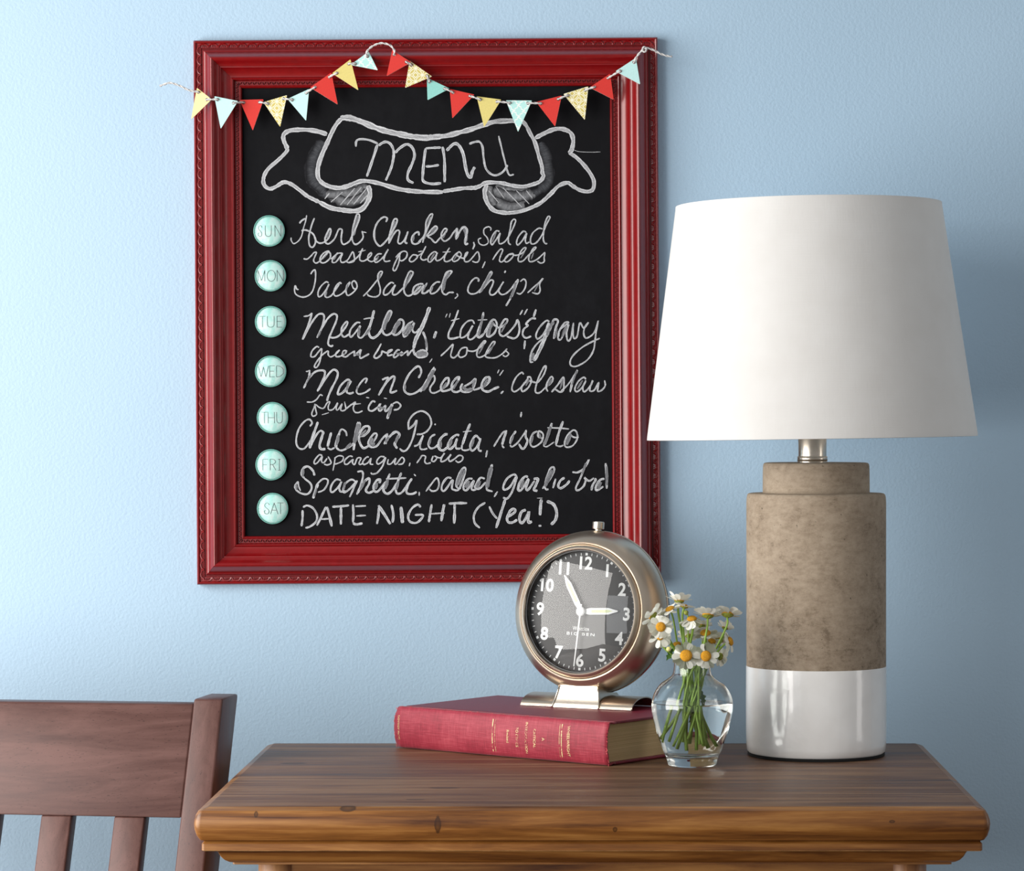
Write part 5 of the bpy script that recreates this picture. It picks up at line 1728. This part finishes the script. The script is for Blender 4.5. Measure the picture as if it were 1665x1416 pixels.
for i, (hx, hy, hr, dr, nrm, dd, lift, lab) in enumerate(heads):
    D = 3.055 + dd
    hp_ = c8(hx, hy, D)
    nv = Vector(nrm).normalized()
    d_ = thing('daisy', lab, 'flower', VC, group='daisies in the glass vase')
    o_ = -Vector(VC)
    rl, rd = hr * S8, dr * S8
    Q = nv.to_track_quat('Z', 'Y').to_matrix().to_4x4()
    T = Matrix.Translation(hp_ + o_) @ Q
    n_p = foot_rnd.choice((14, 15, 16, 13))
    for k in range(n_p):
        if foot_rnd.random() < 0.06:
            continue
        a = 2 * PI * (k + foot_rnd.uniform(-0.22, 0.22)) / n_p
        ll = (rl - rd * 0.7) * foot_rnd.uniform(0.98, 1.14)
        lf = R(lift + foot_rnd.uniform(-11, 11))
        o = bpy.data.objects.new('petal', PET[foot_rnd.randrange(3)])
        COL.objects.link(o)
        o.parent = d_
        M = T @ Matrix.Rotation(a, 4, 'Z') @ Matrix.Translation((rd * 0.7, 0, -0.0006 + foot_rnd.uniform(-.0003, .0003))) @ Matrix.Rotation(-lf, 4, 'Y') @ Matrix.Rotation(R(foot_rnd.uniform(-16, 16)), 4, 'X') @ Matrix.Diagonal((ll, ll * 1.15, ll, 1))
        o.matrix_basis = M
    bm = bmesh.new()
    pr_ = [(rd * 1.0, -0.0006), (rd * 1.02, 0.0004), (rd * 0.92, rd * 0.28), (rd * 0.70, rd * 0.48), (rd * 0.38, rd * 0.56), (0.0, rd * 0.50)]
    lathe(bm, [(0, -0.0008)] + pr_, 18, T)
    obj('flower_centre', bm, M_YOLK, d_, smooth=True)
    bm = bmesh.new()
    lathe(bm, [(0, -rd * 0.62), (rd * 0.30, -rd * 0.60), (rd * 0.62, -rd * 0.46), (rd * 0.96, -rd * 0.22), (rd * 1.02, -0.0009), (0, -0.0007)], 16, T)
    for v_ in bm.verts:
        v_.co += Vector([foot_rnd.uniform(-1, 1) * 0.00018 for _ in range(3)])
    obj('calyx', bm, M_CALYX, d_, smooth=False)
    # stem through the neck into the water
    nk = Vector(((hx - 451) * S8 * 0.20 + foot_rnd.uniform(-.009, .009), foot_rnd.uniform(-.010, .010), 0.098))
    if nk.xy.length > 0.0145:
        nk.xy = nk.xy.normalized() * 0.0145
    side_ = -1 if foot_rnd.random() < 0.72 else 1
    ft = Vector((-(hx - 451) * S8 * 0.22 + foot_rnd.uniform(-.030, .024) - 0.003, foot_rnd.uniform(-.015, .015), foot_rnd.uniform(0.017, 0.034)))
    if ft.xy.length > 0.027:
        ft.xy = ft.xy.normalized() * 0.027
    ft.z = max(ft.z, 0.014 + ft.xy.length * 0.45)
    hb = hp_ + o_ - nv * (rd * 0.55)
    ctrl = [hb, hb - nv * 0.007 + Vector((0, 0, -0.003)), (hb - nv * 0.008) * 0.45 + nk * 0.55, nk, nk * 0.5 + ft * 0.5 + Vector((0, 0, 0.0)), ft]
    bm = bmesh.new()
    pts = spline(ctrl, 5)
    rr_ = foot_rnd.uniform(0.00105, 0.00150)
    tube(bm, pts, [rr_ * (0.85 + 0.25 * q / len(pts)) for q in range(len(pts))], 7)
    bmesh.ops.recalc_face_normals(bm, faces=bm.faces[:])
    obj('stem', bm, M_STEM, d_, smooth=True)
    i -= 2
    if i in (3, 5, 7, 9, 14, 10):
        bm = bmesh.new()
        bp = {3: c8(318, 490, 3.04) + o_, 5: pts[int(len(pts) * 0.66)], 7: pts[int(len(pts) * 0.70)], 9: pts[int(len(pts) * 0.55)], 14: pts[int(len(pts) * 0.80)], 10: pts[int(len(pts) * 0.72)]}[i]
        dv = {3: Vector((-0.35, -0.1, -0.75)), 5: Vector((0.2, 0, -1)), 7: Vector((0.3, 0, -1)), 9: Vector((0.5, -0.2, 0.25)), 14: Vector((-0.5, 0.1, -0.8)), 10: Vector((0.35, 0, -1))}[i]
        leaf(bm, bp, dv, Vector((0.2, -1, 0.1)), 0.014 if i == 3 else 0.017, 0.0042)
        obj('leaf', bm, M_LEAF, d_, smooth=True)
for (bx, by, dd, lab) in ((288, 494, -0.02, 'closed pale yellow daisy bud at the left above the vase rim'), (410, 240, -0.012, 'small round green daisy bud below the topmost bloom')):
    hp_ = c8(bx, by, 3.055 + dd)
    d_ = thing('daisy_bud', lab, 'flower', VC, group='daisies in the glass vase')
    T = Matrix.Translation(hp_ - VC) @ Vector((-0.2, -0.7, 0.6)).to_track_quat('Z', 'Y').to_matrix().to_4x4()
    bm = bmesh.new()
    r0 = 0.0026
    lathe(bm, [(0, -r0), (r0 * 0.7, -r0 * 0.8), (r0, 0), (r0 * 0.8, r0 * 0.6), (r0 * 0.3, r0 * 0.9), (0, r0 * 0.7)], 14, T)
    obj('bud', bm, M_CALYX if by < 300 else plain('bud_yellow', (0.72, 0.66, 0.25), 0.6), d_, smooth=True)
    bm = bmesh.new()
    hb = hp_ - VC + Vector((0, 0.002, -0.002))
    nk = Vector((0.002 if by > 300 else -0.003, -0.006, 0.098))
    tube(bm, spline([hb, hb + Vector((0.002, 0.002, -0.003)), hb * 0.4 + nk * 0.6, nk, Vector((0.006, -0.004, 0.05)), Vector((0.012, -0.006, 0.026))], 5), 0.0007, 6)
    obj('stem', bm, M_STEM, d_, smooth=True)
